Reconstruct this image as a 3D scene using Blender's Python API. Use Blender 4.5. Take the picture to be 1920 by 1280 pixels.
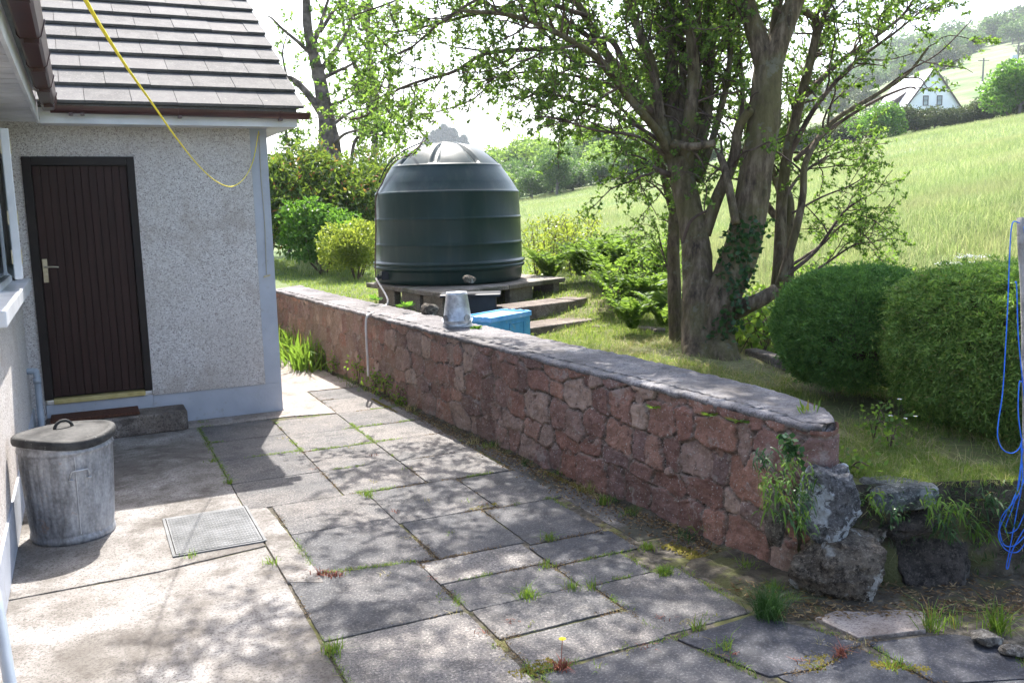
import bpy, math, random
import numpy as np
from mathutils import Vector, Matrix, noise as mn
C = bpy.context
for o in list(bpy.data.objects): bpy.data.objects.remove(o)
SC = C.scene
COL = SC.collection
R = math.radians
# ------------------------------------------------------------------ camera
F = 1700.; H = 1.8
_p = R(8.5); _r = R(1.3)
UPc = np.array([-math.sin(_r)*math.cos(_p), math.cos(_r)*math.cos(_p), math.sin(_p)])
def ray(px, py): return np.array([(px-960)/F, -(py-640)/F, -1.])
_vy = 404.5
Yc = ray(145, _vy); Yc = Yc - UPc*(Yc@UPc); Yc /= np.linalg.norm(Yc)
Xc = np.cross(Yc, UPc)
M = np.array([Xc, Yc, UPc])
cam_d = bpy.data.cameras.new("camera"); cam = bpy.data.objects.new("camera", cam_d); COL.objects.link(cam)
cam_d.sensor_width = 36; cam_d.lens = 36*F/1920; cam_d.clip_end = 6000; cam_d.clip_start = .05
mw = Matrix.Identity(4)
for i in range(3):
    for j in range(3): mw[i][j] = M[i][j]
mw[2][3] = H
cam.matrix_world = mw
SC.camera = cam
# ------------------------------------------------------------------ light
SUN = Vector((.2415, .717, 1)).normalized()
W = bpy.data.worlds.new("World"); SC.world = W; W.use_nodes = True
wn = W.node_tree; bg = wn.nodes['Background']; sky = wn.nodes.new('ShaderNodeTexSky')
sky.sky_type = 'NISHITA'; sky.sun_disc = False
sky.sun_elevation = math.asin(SUN.z); sky.sun_rotation = math.atan2(SUN.x, SUN.y)
sky.air_density = 1.0; sky.dust_density = 3.0; sky.ozone_density = 1.0
wn.links.new(sky.outputs[0], bg.inputs[0]); bg.inputs[1].default_value = .15
sl = bpy.data.lights.new("sun", 'SUN'); sl.energy = 4.0; sl.angle = R(.53); sl.color = (1, .965, .91)
so = bpy.data.objects.new("sun", sl); COL.objects.link(so)
so.rotation_euler = SUN.to_track_quat('Z', 'Y').to_euler()
SC.view_settings.view_transform = 'Standard'; SC.view_settings.look = 'None'
SC.view_settings.exposure = 1.86; SC.view_settings.gamma = 1
# ------------------------------------------------------------------ pixel helpers (a ray of the survey camera met with a plane / depth)
CAMP = np.array([0, 0, H])
def G(px, py, z=0.):
    d = M@ray(px, py); return CAMP + d*((z-H)/d[2])
def D(px, py, d): return CAMP + (M@ray(px, py))*d
def PY(px, py, y):
    d = M@ray(px, py); return CAMP + d*(y/d[1])
def dep(x, y, z=1.): return -(M.T@(np.array([x, y, z])-CAMP))[2]
# ------------------------------------------------------------------ vector noise
def _h(i, j, k, s):
    n = (i*374761393 + j*668265263 + k*2147483647 + s*974711) & 0xffffffff
    n = ((n ^ (n >> 13))*1274126177) & 0xffffffff
    n = (n ^ (n >> 16)) & 0xffffffff
    return n/4294967295.
def vn(x, y, z=0., s=0):
    x = np.asarray(x, float); y = np.asarray(y, float); z = np.asarray(z, float)+x*0
    i = np.floor(x).astype(np.int64); j = np.floor(y).astype(np.int64); k = np.floor(z).astype(np.int64)
    fx, fy, fz = x-i, y-j, z-k
    fx = fx*fx*(3-2*fx); fy = fy*fy*(3-2*fy); fz = fz*fz*(3-2*fz)
    r = 0
    for a in (0, 1):
        for b in (0, 1):
            for c in (0, 1):
                wt = (fx if a else 1-fx)*(fy if b else 1-fy)*(fz if c else 1-fz)
                r = r + wt*_h(i+a, j+b, k+c, s)
    return r*2-1
def fbm(x, y, z=0., o=4, s=0):
    r = 0; a = 1.
    for q in range(o):
        r = r + a*vn(np.asarray(x)*2**q, np.asarray(y)*2**q, np.asarray(z)*2**q, s+q); a *= .5
    return r/1.6
def sstep(x, a, b):
    t = np.clip((np.asarray(x, float)-a)/(b-a), 0, 1); return t*t*(3-2*t)
# ------------------------------------------------------------------ materials
class NT:
    def __init__(s, name):
        s.m = bpy.data.materials.new(name); s.m.use_nodes = True; s.t = s.m.node_tree
        s.b = s.t.nodes['Principled BSDF']; s.b.inputs['Specular IOR Level'].default_value = .22; s.out = s.t.nodes['Material Output']
        s.tc = s.n('ShaderNodeTexCoord'); s.vec = s.tc.outputs['Object']
    def n(s, ty, **k):
        o = s.t.nodes.new(ty)
        for a, v in k.items(): setattr(o, a, v)
        return o
    def l(s, a, b): s.t.links.new(a, b)
    def noise(s, scale, detail=4, rough=.55, vec=None, dist=0):
        o = s.n('ShaderNodeTexNoise'); o.inputs['Scale'].default_value = scale
        o.inputs['Detail'].default_value = detail; o.inputs['Roughness'].default_value = rough
        o.inputs['Distortion'].default_value = dist
        s.l(vec or s.vec, o.inputs['Vector']); return s.math('ADD', s.math('MULTIPLY', o.outputs['Fac'], 1.5), -.25)
    def vor(s, scale, feature='F1', out='Distance', vec=None, rnd=1):
        o = s.n('ShaderNodeTexVoronoi'); o.feature = feature; o.inputs['Scale'].default_value = scale
        o.inputs['Randomness'].default_value = rnd
        s.l(vec or s.vec, o.inputs['Vector']); return o.outputs[out]
    def ramp(s, fac, stops, interp='LINEAR'):
        o = s.n('ShaderNodeValToRGB'); r = o.color_ramp; r.interpolation = interp
        while len(r.elements) < len(stops): r.elements.new(.5)
        for e, (p, c) in zip(r.elements, stops):
            e.position = p; e.color = (c, c, c, 1) if not hasattr(c, '__len__') else (*c, 1)
        s.l(fac, o.inputs[0]); return o.outputs['Color']
    def mix(s, fac, a, b, mode='MIX'):
        o = s.n('ShaderNodeMix', data_type='RGBA', blend_type=mode)
        for inp, v in ((o.inputs[0], fac), (o.inputs[6], a), (o.inputs[7], b)):
            if hasattr(v, 'default_value'): s.l(v, inp)
            elif hasattr(v, '__len__'): inp.default_value = (*v, 1)
            else: inp.default_value = v
        return o.outputs[2]
    def math(s, op, a, b=0.):
        o = s.n('ShaderNodeMath', operation=op)
        for i, v in enumerate((a, b)):
            if hasattr(v, 'default_value'): s.l(v, o.inputs[i])
            else: o.inputs[i].default_value = v
        return o.outputs[0]
    def attr(s, name, out='Fac'):
        o = s.n('ShaderNodeAttribute', attribute_name=name); return o.outputs[out]
    def bump(s, h, strength=.3, dist=.01, nrm=None):
        o = s.n('ShaderNodeBump'); o.inputs['Strength'].default_value = strength; o.inputs['Distance'].default_value = dist
        s.l(h, o.inputs['Height'])
        if nrm: s.l(nrm, o.inputs['Normal'])
        s.l(o.outputs[0], s.b.inputs['Normal']); return o.outputs[0]
    def col(s, c): s.l(c, s.b.inputs['Base Color']) if hasattr(c, 'default_value') else setattr(s.b.inputs['Base Color'], 'default_value', (*c, 1))
    def rough(s, r):
        if hasattr(r, 'default_value'): s.l(r, s.b.inputs['Roughness'])
        else: s.b.inputs['Roughness'].default_value = r
    def metal(s, v): s.b.inputs['Metallic'].default_value = v
MAT = {}
def simple(name, c1, c2, scale=8, rough=.6, bump=.1, bscale=None, metal=0, dist=.005, detail=5):
    t = NT(name); f = t.noise(scale, detail)
    t.col(t.ramp(f, [(.3, c1), (.7, c2)])); t.rough(rough); t.metal(metal)
    if bump: t.bump(t.noise(bscale or scale*4, 4), bump, dist)
    MAT[name] = t.m; return t
def leafmat(name, stops, trans=.45, tcol=(.30, .50, .05), rough=.5, spec=.2, patch=None):
    t = NT(name); g = t.n('ShaderNodeNewGeometry')
    c = t.ramp(g.outputs['Random Per Island'], stops)
    n2 = t.noise(1.3, 2); c = t.mix(t.ramp(n2, [(.35, 0), (.7, .5)]), c, t.mix(1., c, (1.25, 1.2, .8), 'MULTIPLY'))
    if patch: c = t.mix(t.ramp(t.noise(patch[0], 6, .7), [(.42, 0), (.62, patch[1])]), c, patch[2]); c = t.mix(t.ramp(t.noise(patch[0]*.3, 4, .6), [(.40, 0), (.6, .5)]), c, t.mix(1., c, (.55, .66, .45), 'MULTIPLY'))
    t.col(c); t.rough(rough); t.b.inputs['Specular IOR Level'].default_value = spec
    tr = t.n('ShaderNodeBsdfTranslucent'); t.l(t.mix(.6, t.mix(1., c, (2.2, 2.2, 1.4), 'MULTIPLY'), tcol), tr.inputs[0])
    mx = t.n('ShaderNodeMixShader'); mx.inputs[0].default_value = trans
    t.l(t.b.outputs[0], mx.inputs[1]); t.l(tr.outputs[0], mx.inputs[2]); t.l(mx.outputs[0], t.out.inputs[0])
    MAT[name] = t.m; return t
# roughcast (pebble dash)
def roughcast(name, base=(.66, .615, .59)):
    t = NT(name)
    cc = t.n('ShaderNodeTexVoronoi'); cc.inputs['Scale'].default_value = 165; t.l(t.vec, cc.inputs['Vector'])
    sep = t.n('ShaderNodeSeparateColor'); t.l(cc.outputs['Color'], sep.inputs[0])
    c = t.ramp(sep.outputs[0], [(0, (.12, .10, .11)), (.05, (.32, .27, .25)), (.14, (.54, .485, .455)), (.4, base), (.7, (.75, .71, .69)), (.93, (.85, .82, .80))])
    big = t.noise(1.1, 4); c = t.mix(t.ramp(big, [(.35, 0), (.75, .35)]), c, (.44, .38, .33))
    sp = t.noise(45, 3, .7); c = t.mix(t.ramp(sp, [(.3, .45), (.4, 0)]), c, (.26, .21, .20)); st_ = t.noise(1.6, 5, .7); c = t.mix(t.ramp(st_, [(.56, 0), (.68, .35)]), c, (.36, .29, .24))
    t.col(c); t.rough(.85)
    t.bump(t.math('ADD', t.math('MULTIPLY', cc.outputs['Distance'], -1.2), t.noise(30, 3)), .8, .006); MAT[name] = t.m
roughcast('roughcast')
t = NT('painted_band'); c = t.ramp(t.noise(3, 6), [(.3, (.38, .40, .45)), (.7, (.45, .47, .52))])
c = t.mix(t.ramp(t.noise(9, 6, .7), [(.62, 0), (.75, .6)]), c, (.32, .31, .29)); t.col(c); t.rough(.6); t.bump(t.noise(25, 6), .35, .006); MAT['painted_band'] = t.m
t = NT('roof_tile'); g = t.n('ShaderNodeNewGeometry')
c = t.ramp(g.outputs['Random Per Island'], [(0, (.085, .08, .078)), (.5, (.100, .095, .093)), (.95, (.118, .112, .11)), (1, (.12, .097, .09))])
c = t.mix(t.ramp(t.noise(7, 6, .7), [(.4, 0), (.7, .5)]), c, (.165, .158, .15)); c = t.mix(t.ramp(t.noise(60, 3, .6), [(.6, 0), (.7, .5)]), c, (.2, .19, .17))
c = t.mix(t.ramp(t.noise(16, 3, .6), [(.78, 0), (.84, .5)]), c, (.30, .28, .24))
t.col(c); t.rough(.85); t.b.inputs['Specular IOR Level'].default_value = .2; t.bump(t.noise(140, 4), .4, .003); MAT['roof_tile'] = t.m
simple('brown_plastic', (.045, .014, .014), (.07, .024, .022), 4, .28, .03).b.inputs['Specular IOR Level'].default_value = .5
simple('white_plastic', (.62, .63, .66), (.78, .79, .82), 3, .35, .05)
simple('white_soffit', (.5, .5, .52), (.72, .72, .74), 2, .5, .05)
t = NT('door_wood'); mp = t.n('ShaderNodeMapping'); mp.inputs['Scale'].default_value = (22, 22, 1.2); t.l(t.vec, mp.inputs[0])
t.col(t.ramp(t.noise(1.5, 6, .6, mp.outputs[0]), [(.3, (.020, .007, .006)), (.7, (.036, .013, .011))])); t.b.inputs['Specular IOR Level'].default_value = .22; t.rough(.5); t.bump(t.noise(3, 5, .6, mp.outputs[0]), .25, .003); MAT['door_wood'] = t.m
simple('dark_frame', (.010, .006, .006), (.016, .010, .009), 5, .5, .1).b.inputs['Specular IOR Level'].default_value = .25
simple('brass_sill', (.42, .33, .12), (.55, .45, .2), 12, .45, .2)
simple('steel_handle', (.36, .31, .22), (.50, .44, .33), 30, .35, .05, metal=.8)
t = simple('coir', (.06, .025, .016), (.13, .055, .035), 90, .95, .8, 220, dist=.006)
# concrete
def concrete(name, c1, c2, c3, st=(.10, .09, .08), stain=(.5, .66), rough=.9):
    t = NT(name); c = t.ramp(t.noise(2.2, 7, .62), [(.28, c1), (.5, c2), (.72, c3)])
    f = t.noise(80, 4, .85); c = t.mix(t.ramp(f, [(.36, .8), (.5, 0)]), c, tuple(v*.5 for v in c1))
    f2 = t.noise(1.15, 7, .68, dist=.6); c = t.mix(t.ramp(f2, [(stain[0], 0), (stain[1], .85)]), c, st)
    f4 = t.noise(6, 10, .78); c = t.mix(t.ramp(f4, [(.5, 0), (.62, .55)]), c, t.mix(1., c, (.55, .52, .5), 'MULTIPLY')); f3 = t.noise(42, 3, .6); c = t.mix(t.ramp(f3, [(.66, 0), (.7, .7)]), c, tuple(v*.6 for v in c1))
    t.col(c); t.rough(rough); t.bump(t.math('ADD', t.noise(90, 5, .7), t.math('MULTIPLY', t.noise(9, 4), 2)), .45, .004)
    MAT[name] = t.m; return t
concrete('concrete_pad', (.15, .136, .122), (.255, .238, .222), (.345, .33, .316), (.10, .088, .077), (.50, .67))
concrete('step_concrete', (.10, .08, .065), (.20, .165, .14), (.30, .26, .23), (.06, .05, .045))
concrete('block_concrete', (.15, .13, .11), (.24, .21, .185), (.34, .31, .28), (.08, .085, .055))
concrete('cement_cap', (.12, .112, .115), (.20, .188, .19), (.29, .275, .275), (.10, .09, .085), (.5, .72))
concrete('path_concrete', (.24, .20, .175), (.33, .29, .26), (.40, .36, .33), (.20, .155, .12), (.55, .75))
concrete('gutter_concrete', (.07, .068, .066), (.13, .122, .115), (.2, .185, .17), (.05, .05, .035), (.45, .6))
t = NT('slab_concrete'); tone = t.attr('tone', 'Fac')
c = t.ramp(tone, [(0, (.026, .029, .038)), (.3, (.060, .062, .067)), (.55, (.098, .095, .094)), (1, (.16, .153, .146))])
c = t.mix(t.ramp(t.noise(85, 4, .85), [(.54, 0), (.64, .75)]), c, t.mix(1., c, (2.6, 2.5, 2.4), 'MULTIPLY')); c = t.mix(t.ramp(t.noise(75, 4, .85), [(.36, .85), (.46, 0)]), c, (.045, .045, .052))
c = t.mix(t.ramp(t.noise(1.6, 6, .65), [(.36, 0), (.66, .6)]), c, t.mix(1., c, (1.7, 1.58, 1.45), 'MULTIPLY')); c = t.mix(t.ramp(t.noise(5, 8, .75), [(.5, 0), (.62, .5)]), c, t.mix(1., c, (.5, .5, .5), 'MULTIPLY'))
t.col(c); t.rough(.85); t.bump(t.noise(150, 4, .7), .55, .004); MAT['slab_concrete'] = t.m
t = NT('joint_soil'); c = t.ramp(t.noise(22, 6, .75), [(.3, (.03, .027, .02)), (.5, (.08, .07, .055)), (.7, (.15, .13, .105))]); c = t.mix(t.ramp(t.noise(2.3, 5, .7), [(.5, 0), (.6, .8)]), c, (.13, .13, .045)); t.col(c); t.rough(.95); t.bump(t.noise(60, 5, .7), .8, .006); MAT['joint_soil'] = t.m
t = NT('soil'); c = t.ramp(t.noise(9, 6, .7), [(.3, (.028, .024, .018)), (.55, (.065, .056, .042)), (.75, (.12, .105, .08))])
c = t.mix(t.ramp(t.noise(3.5, 5, .65), [(.54, 0), (.66, .7)]), c, (.085, .09, .03)); t.col(c); t.rough(.95); t.bump(t.noise(45, 5, .7), .9, .012); MAT['soil'] = t.m
t = NT('ground_grass'); c = t.ramp(t.noise(.9, 6, .6), [(.3, (.09, .12, .035)), (.5, (.15, .17, .06)), (.72, (.24, .22, .11))])
c = t.mix(t.ramp(t.noise(28, 4, .7), [(.45, 0), (.6, .6)]), c, (.11, .09, .045)); ln = t.n('ShaderNodeVectorMath', operation='LENGTH'); t.l(t.vec, ln.inputs[0]); far = t.ramp(t.math('DIVIDE', ln.outputs['Value'], 30.), [(.38, 0), (.5, 1)])
fc = t.ramp(t.noise(.12, 6, .65), [(.3, (.08, .13, .04)), (.5, (.14, .19, .075)), (.7, (.21, .21, .13))]); c = t.mix(far, c, fc); t.col(c); t.rough(.95); t.bump(t.noise(30, 5, .7), .8, .03); MAT['ground_grass'] = t.m
# rubble wall
t = NT('sandstone'); ce = t.attr('cell'); mo = t.attr('mort')
c = t.ramp(ce, [(0, (.125, .078, .068)), (.2, (.225, .116, .088)), (.38, (.17, .11, .10)), (.52, (.29, .152, .108)), (.68, (.22, .15, .127)), (.84, (.34, .245, .195)), (1, (.155, .103, .093))])
c = t.mix(t.ramp(t.noise(11, 7, .72), [(.4, 0), (.68, .75)]), c, t.mix(1., c, (1.5, 1.5, 1.5), 'MULTIPLY')); c = t.mix(t.ramp(t.noise(26, 6, .7), [(.24, .7), (.40, 0)]), c, (.075, .05, .042))
sm = t.attr('smear'); mcol = t.ramp(t.noise(17, 5, .7), [(.35, (.08, .062, .052)), (.6, (.27, .215, .18))])
c = t.mix(t.ramp(t.math('ADD', mo, t.math('MULTIPLY', t.math('SUBTRACT', t.noise(24, 4, .7), .5), .035)), [(.006, .95), (.022, 0)]), c, mcol); c = t.mix(t.ramp(mo, [(.0, .8), (.007, 0)]), c, (.02, .015, .013))
c = t.mix(t.math('MULTIPLY', sm, t.ramp(t.noise(5, 6, .7), [(.42, 0), (.6, .8)])), c, (.23, .165, .125))
c = t.mix(t.ramp(t.noise(75, 3, .6), [(.69, 0), (.72, .8)]), c, (.42, .40, .37)); c = t.mix(t.ramp(t.noise(6, 5, .7), [(.64, 0), (.72, .5)]), c, (.35, .31, .28))
t.col(c); t.rough(.88); t.bump(t.noise(30, 7, .7), .8, .022); MAT['sandstone'] = t.m
# rocks
def rockmat(name, c1, c2, lich, cover):
    t = NT(name); c = t.ramp(t.noise(9, 10, .8), [(.36, c1), (.62, c2)]); c = t.mix(t.ramp(t.noise(60, 4, .8), [(.56, 0), (.64, .5)]), c, tuple(min(1, v*2.2) for v in c2)); c = t.mix(t.ramp(t.noise(34, 6, .8), [(.36, .8), (.46, 0)]), c, tuple(v*.4 for v in c1))
    f = t.noise(15, 8, .75, dist=.5); f2 = t.noise(3.6, 3)
    m = t.math('MULTIPLY', t.ramp(f, [(.5, 0), (.53, 1)]), t.ramp(f2, [(cover, 0), (cover+.05, 1)]))
    c = t.mix(m, c, t.ramp(t.noise(50, 4, .7), [(.3, lich), (.7, tuple(min(1, v*1.6) for v in lich))]))
    t.col(c); t.rough(.85); t.bump(t.noise(26, 9, .85), 1., .03); MAT[name] = t.m
rockmat('lichen_rock', (.08, .085, .09), (.23, .23, .24), (.46, .49, .52), .38)
rockmat('brown_rock', (.07, .058, .048), (.25, .215, .175), (.40, .40, .38), .56)
rockmat('dark_rock', (.035, .030, .027), (.11, .095, .085), (.13, .12, .11), .58)
rockmat('slate_rock', (.08, .09, .092), (.19, .21, .21), (.3, .32, .33), .6)
rockmat('pale_rock', (.16, .145, .125), (.30, .28, .25), (.5, .5, .46), .6)
t = NT('tank_plastic'); t.b.inputs['Specular IOR Level'].default_value = .34; t.col(t.ramp(t.noise(2, 4), [(.3, (.0025, .021, .020)), (.7, (.0045, .028, .027))])); t.rough(t.ramp(t.noise(5, 5), [(.3, .33), (.7, .43)])); t.bump(t.noise(3, 3), .08, .01); MAT['tank_plastic'] = t.m
mp = t.n('ShaderNodeMapping'); mp.inputs['Scale'].default_value = (1, 1, .12); t.l(t.vec, mp.inputs[0]); t.col(t.mix(t.ramp(t.noise(9, 6, .7, mp.outputs[0]), [(.5, 0), (.8, .35)]), t.ramp(t.noise(2, 4), [(.3, (.0025, .021, .020)), (.7, (.0045, .028, .027))]), (.045, .06, .045)))
t = NT('galvanised'); g2 = t.vor(34, out='Color'); sp = t.n('ShaderNodeSeparateColor'); t.l(g2, sp.inputs[0])
c = t.mix(.5, t.ramp(sp.outputs[0], [(0, (.30, .31, .33)), (1, (.58, .60, .64))]), t.ramp(t.noise(6, 6, .7), [(.3, (.26, .26, .27)), (.7, (.68, .70, .74))]))
t.col(c); t.rough(.45); t.metal(.65); t.bump(t.noise(20, 4), .1, .004); MAT['galvanised'] = t.m
t = NT('old_galvanised'); mp = t.n('ShaderNodeMapping'); mp.inputs['Scale'].default_value = (1, 1, .35); t.l(t.vec, mp.inputs[0])
c = t.mix(.55, t.ramp(t.vor(55, out='Distance'), [(0, (.36, .37, .39)), (.8, (.16, .165, .18))]), t.ramp(t.noise(7, 7, .72, mp.outputs[0]), [(.34, (.10, .10, .105)), (.5, (.30, .31, .33)), (.7, (.62, .64, .68))]))
c = t.mix(t.ramp(t.noise(9, 5, .7), [(.68, 0), (.76, .5)]), c, (.30, .17, .10)); t.col(c); t.rough(.55); t.metal(.5); t.bump(t.noise(30, 5), .25, .004); MAT['old_galvanised'] = t.m
t = NT('black_rubber'); c = t.ramp(t.noise(8, 7, .7), [(.35, (.018, .018, .019)), (.7, (.07, .068, .066))]); c = t.mix(t.ramp(t.noise(60, 3), [(.80, 0), (.84, .7)]), c, (.35, .35, .33)); t.col(c); t.rough(.7); t.bump(t.noise(40, 5), .4, .004); MAT['black_rubber'] = t.m
simple('black_plastic', (.012, .014, .02), (.025, .028, .04), 5, .4, .1)
t = NT('blue_plastic'); c = t.ramp(t.noise(5, 6, .65), [(.3, (.05, .24, .46)), (.7, (.09, .35, .62))]); c = t.mix(t.ramp(t.noise(14, 5, .7), [(.58, 0), (.7, .6)]), c, (.20, .36, .42)); t.col(c); t.rough(.5); t.bump(t.noise(10, 3), .1, .005); MAT['blue_plastic'] = t.m
t = NT('blue_lid'); c = t.ramp(t.noise(4, 6, .65), [(.3, (.08, .34, .72)), (.6, (.22, .48, .82)), (.75, (.5, .66, .84))]); t.col(c); t.rough(.45); MAT['blue_lid'] = t.m
simple('yellow_rope', (.84, .68, .01), (.88, .76, .03), 30, .5, .2, 300, dist=.002)
simple('blue_rope', (.02, .11, .55), (.04, .19, .72), 30, .45, .2, 300, dist=.002)
simple('old_cord', (.35, .33, .26), (.45, .42, .34), 20, .7, .1)
simple('white_hose', (.45, .42, .39), (.6, .57, .53), 9, .5, .1)
simple('grey_pipe', (.32, .36, .41), (.42, .46, .52), 6, .5, .1)
simple('brown_cable', (.10, .06, .05), (.17, .11, .09), 9, .5, .1)
simple('checker_steel', (.12, .122, .122), (.19, .192, .194), 7, .7, .2, 60, .0)
simple('weathered_post', (.24, .225, .205), (.42, .40, .37), 12, .85, .6, 60, dist=.008)
simple('glass_reflect_tint', (.16, .21, .24), (.30, .36, .38), 1.2, .08, 0).b.inputs['Specular IOR Level'].default_value = .5  # pane reflection painted in as a paler base colour
simple('far_white', (.74, .76, .82), (.80, .82, .87), .5, .7, 0)
simple('far_roof', (.33, .33, .36), (.44, .44, .47), 2, .45, .1)
simple('far_dark', (.03, .02, .02), (.05, .03, .03), 2, .5, 0)
simple('pole_wood', (.13, .12, .11), (.20, .18, .17), 4, .8, 0)
simple('pole_box', (.5, .55, .62), (.6, .65, .7), 4, .5, 0)
t = NT('bark'); mp = t.n('ShaderNodeMapping'); mp.inputs['Scale'].default_value = (1, 1, .25); t.l(t.vec, mp.inputs[0])
c = t.ramp(t.noise(17, 7, .7, mp.outputs[0]), [(.30, (.045, .032, .023)), (.5, (.125, .092, .062)), (.70, (.23, .18, .125))])
c = t.mix(t.ramp(t.noise(3, 6, .65), [(.38, 0), (.6, .7)]), c, (.13, .115, .045)); c = t.mix(t.ramp(t.noise(6, 5, .7), [(.62, 0), (.7, .5)]), c, (.20, .19, .16))
t.col(c); t.rough(.9); t.bump(t.noise(24, 9, .75, mp.outputs[0]), 1., .02); MAT['bark'] = t.m
simple('twig_bark', (.055, .036, .028), (.14, .10, .08), 9, .85, .5, 60, dist=.004)
simple('pale_bark', (.06, .045, .035), (.18, .14, .115), 5, .85, .8, 30, dist=.02)
leafmat('hawthorn_leaf', [(0, (.030, .068, .016)), (.5, (.065, .125, .028)), (1, (.15, .22, .055))], .5, (.26, .42, .06), .55, .3)
leafmat('conifer_leaf', [(0, (.035, .09, .024)), (.5, (.075, .165, .04)), (1, (.14, .25, .06))], .3, (.12, .28, .03), .6, .25)
leafmat('conifer_bright', [(0, (.05, .11, .025)), (.5, (.13, .23, .05)), (.94, (.25, .36, .09)), (1, (.24, .18, .08))], .3, (.18, .34, .04), .6, .25)
leafmat('rhodo_leaf', [(0, (.020, .045, .012)), (.6, (.045, .09, .02)), (.84, (.14, .21, .035)), (.955, (.24, .29, .06)), (.965, (.34, .09, .07))], .3, (.32, .45, .05), .35)
leafmat('laurel_leaf', [(0, (.026, .075, .014)), (.6, (.055, .14, .022)), (1, (.13, .24, .035))], .35, (.24, .46, .05), .35)
leafmat('lime_leaf', [(0, (.07, .11, .018)), (.6, (.15, .20, .03)), (1, (.30, .33, .06))], .4, (.42, .50, .07), .4)
leafmat('fern_leaf', [(0, (.035, .085, .015)), (.6, (.075, .14, .025)), (1, (.14, .21, .04))], .45, (.26, .38, .06), .5)
leafmat('bramble_leaf', [(0, (.03, .08, .018)), (.6, (.085, .17, .03)), (1, (.20, .28, .06))], .45, (.3, .46, .06), .6, .25)
leafmat('ivy_leaf', [(0, (.016, .045, .018)), (1, (.045, .10, .028))], .2, (.1, .25, .04), .35)
leafmat('weed_leaf', [(0, (.045, .10, .015)), (.7, (.10, .19, .03)), (.9, (.20, .23, .06)), (1, (.20, .10, .05))], .4, (.3, .45, .05), .5)
leafmat('lawn_blade', [(0, (.06, .11, .02)), (.55, (.12, .19, .04)), (.8, (.20, .24, .07)), (1, (.34, .30, .16))], .4, (.3, .42, .06), .6, .3)
leafmat('hay_blade', [(0, (.15, .16, .07)), (.55, (.27, .24, .12)), (1, (.46, .40, .25))], .35, (.35, .32, .12), .6, .3)
leafmat('field_blade', [(0, (.10, .16, .05)), (.45, (.18, .25, .095)), (.75, (.30, .34, .18)), (1, (.52, .49, .38))], .4, (.30, .38, .17), .7, .2, (.5, .55, (.26, .23, .15)))
leafmat('wood_leaf', [(0, (.07, .13, .03)), (.6, (.15, .24, .055)), (1, (.24, .33, .08))], .45, (.24, .36, .06), .55, .3)
leafmat('dark_wood_leaf', [(0, (.035, .075, .025)), (.6, (.07, .13, .04)), (1, (.13, .20, .06))], .35, (.12, .22, .05), .55, .3)
leafmat('spruce_leaf', [(0, (.045, .075, .070)), (1, (.085, .12, .10))], .1, (.05, .1, .04), .6, .3)
leafmat('gorse_leaf', [(0, (.035, .055, .022)), (.8, (.07, .10, .035)), (1, (.13, .14, .05))], .15, (.15, .2, .05), .6, .3)
leafmat('dry_leaf', [(0, (.07, .04, .02)), (.6, (.17, .11, .06)), (1, (.30, .23, .14))], .1, (.2, .15, .05), .8, .2)
simple('moss', (.10, .085, .012), (.20, .17, .03), 30, .95, 1., 120, dist=.01)
simple('petal_yellow', (.75, .55, .02), (.8, .65, .03), 30, .6, 0)
simple('petal_white', (.78, .78, .80), (.85, .85, .86), 30, .6, 0)
simple('petal_purple', (.35, .10, .40), (.45, .16, .5), 30, .6, 0)
simple('red_weed', (.20, .06, .04), (.30, .11, .07), 30, .8, 0)
# ------------------------------------------------------------------ mesh building
def wloc(o):
    v = Vector((0, 0, 0))
    while o: v = v+o.location; o = o.parent
    return v
def tag(o, label=None, cat=None, group=None, kind=None):
    if label: o['label'] = label
    if cat: o['category'] = cat
    if group: o['group'] = group
    if kind: o['kind'] = kind
    return o
def empty(name, loc, label=None, cat=None, group=None):
    o = bpy.data.objects.new(name, None); COL.objects.link(o); o.location = Vector([float(a) for a in loc]); o.empty_display_size = .1
    return tag(o, label, cat, group)
def raw(name, V, Fc, mat, parent=None, smooth=False, origin=None, attrs=None):
    V = np.asarray(V, float).reshape(-1, 3)
    if origin is None:
        origin = np.array(wloc(parent)) if parent else np.array([(V[:, 0].min()+V[:, 0].max())/2, (V[:, 1].min()+V[:, 1].max())/2, V[:, 2].min()])
    L = V-np.asarray(origin)
    me = bpy.data.meshes.new(name)
    if isinstance(Fc, np.ndarray):
        n, k = Fc.shape
        me.vertices.add(len(L)); me.vertices.foreach_set('co', L.astype(np.float32).ravel())
        me.loops.add(n*k); me.loops.foreach_set('vertex_index', Fc.astype(np.int32).ravel())
        me.polygons.add(n); me.polygons.foreach_set('loop_start', np.arange(0, n*k, k, dtype=np.int32))
        me.update(calc_edges=True)
    else:
        me.from_pydata(L.tolist(), [], Fc); me.update()
    if smooth: me.polygons.foreach_set('use_smooth', [True]*len(me.polygons))
    for an, av in (attrs or {}).items():
        a = me.attributes.new(an, 'FLOAT', 'POINT'); a.data.foreach_set('value', np.asarray(av, np.float32))
    me.materials.append(MAT[mat])
    o = bpy.data.objects.new(name, me); COL.objects.link(o)
    if parent: o.parent = parent; o.location = Vector(origin)-wloc(parent)
    else: o.location = Vector(origin)
    return o
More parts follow.
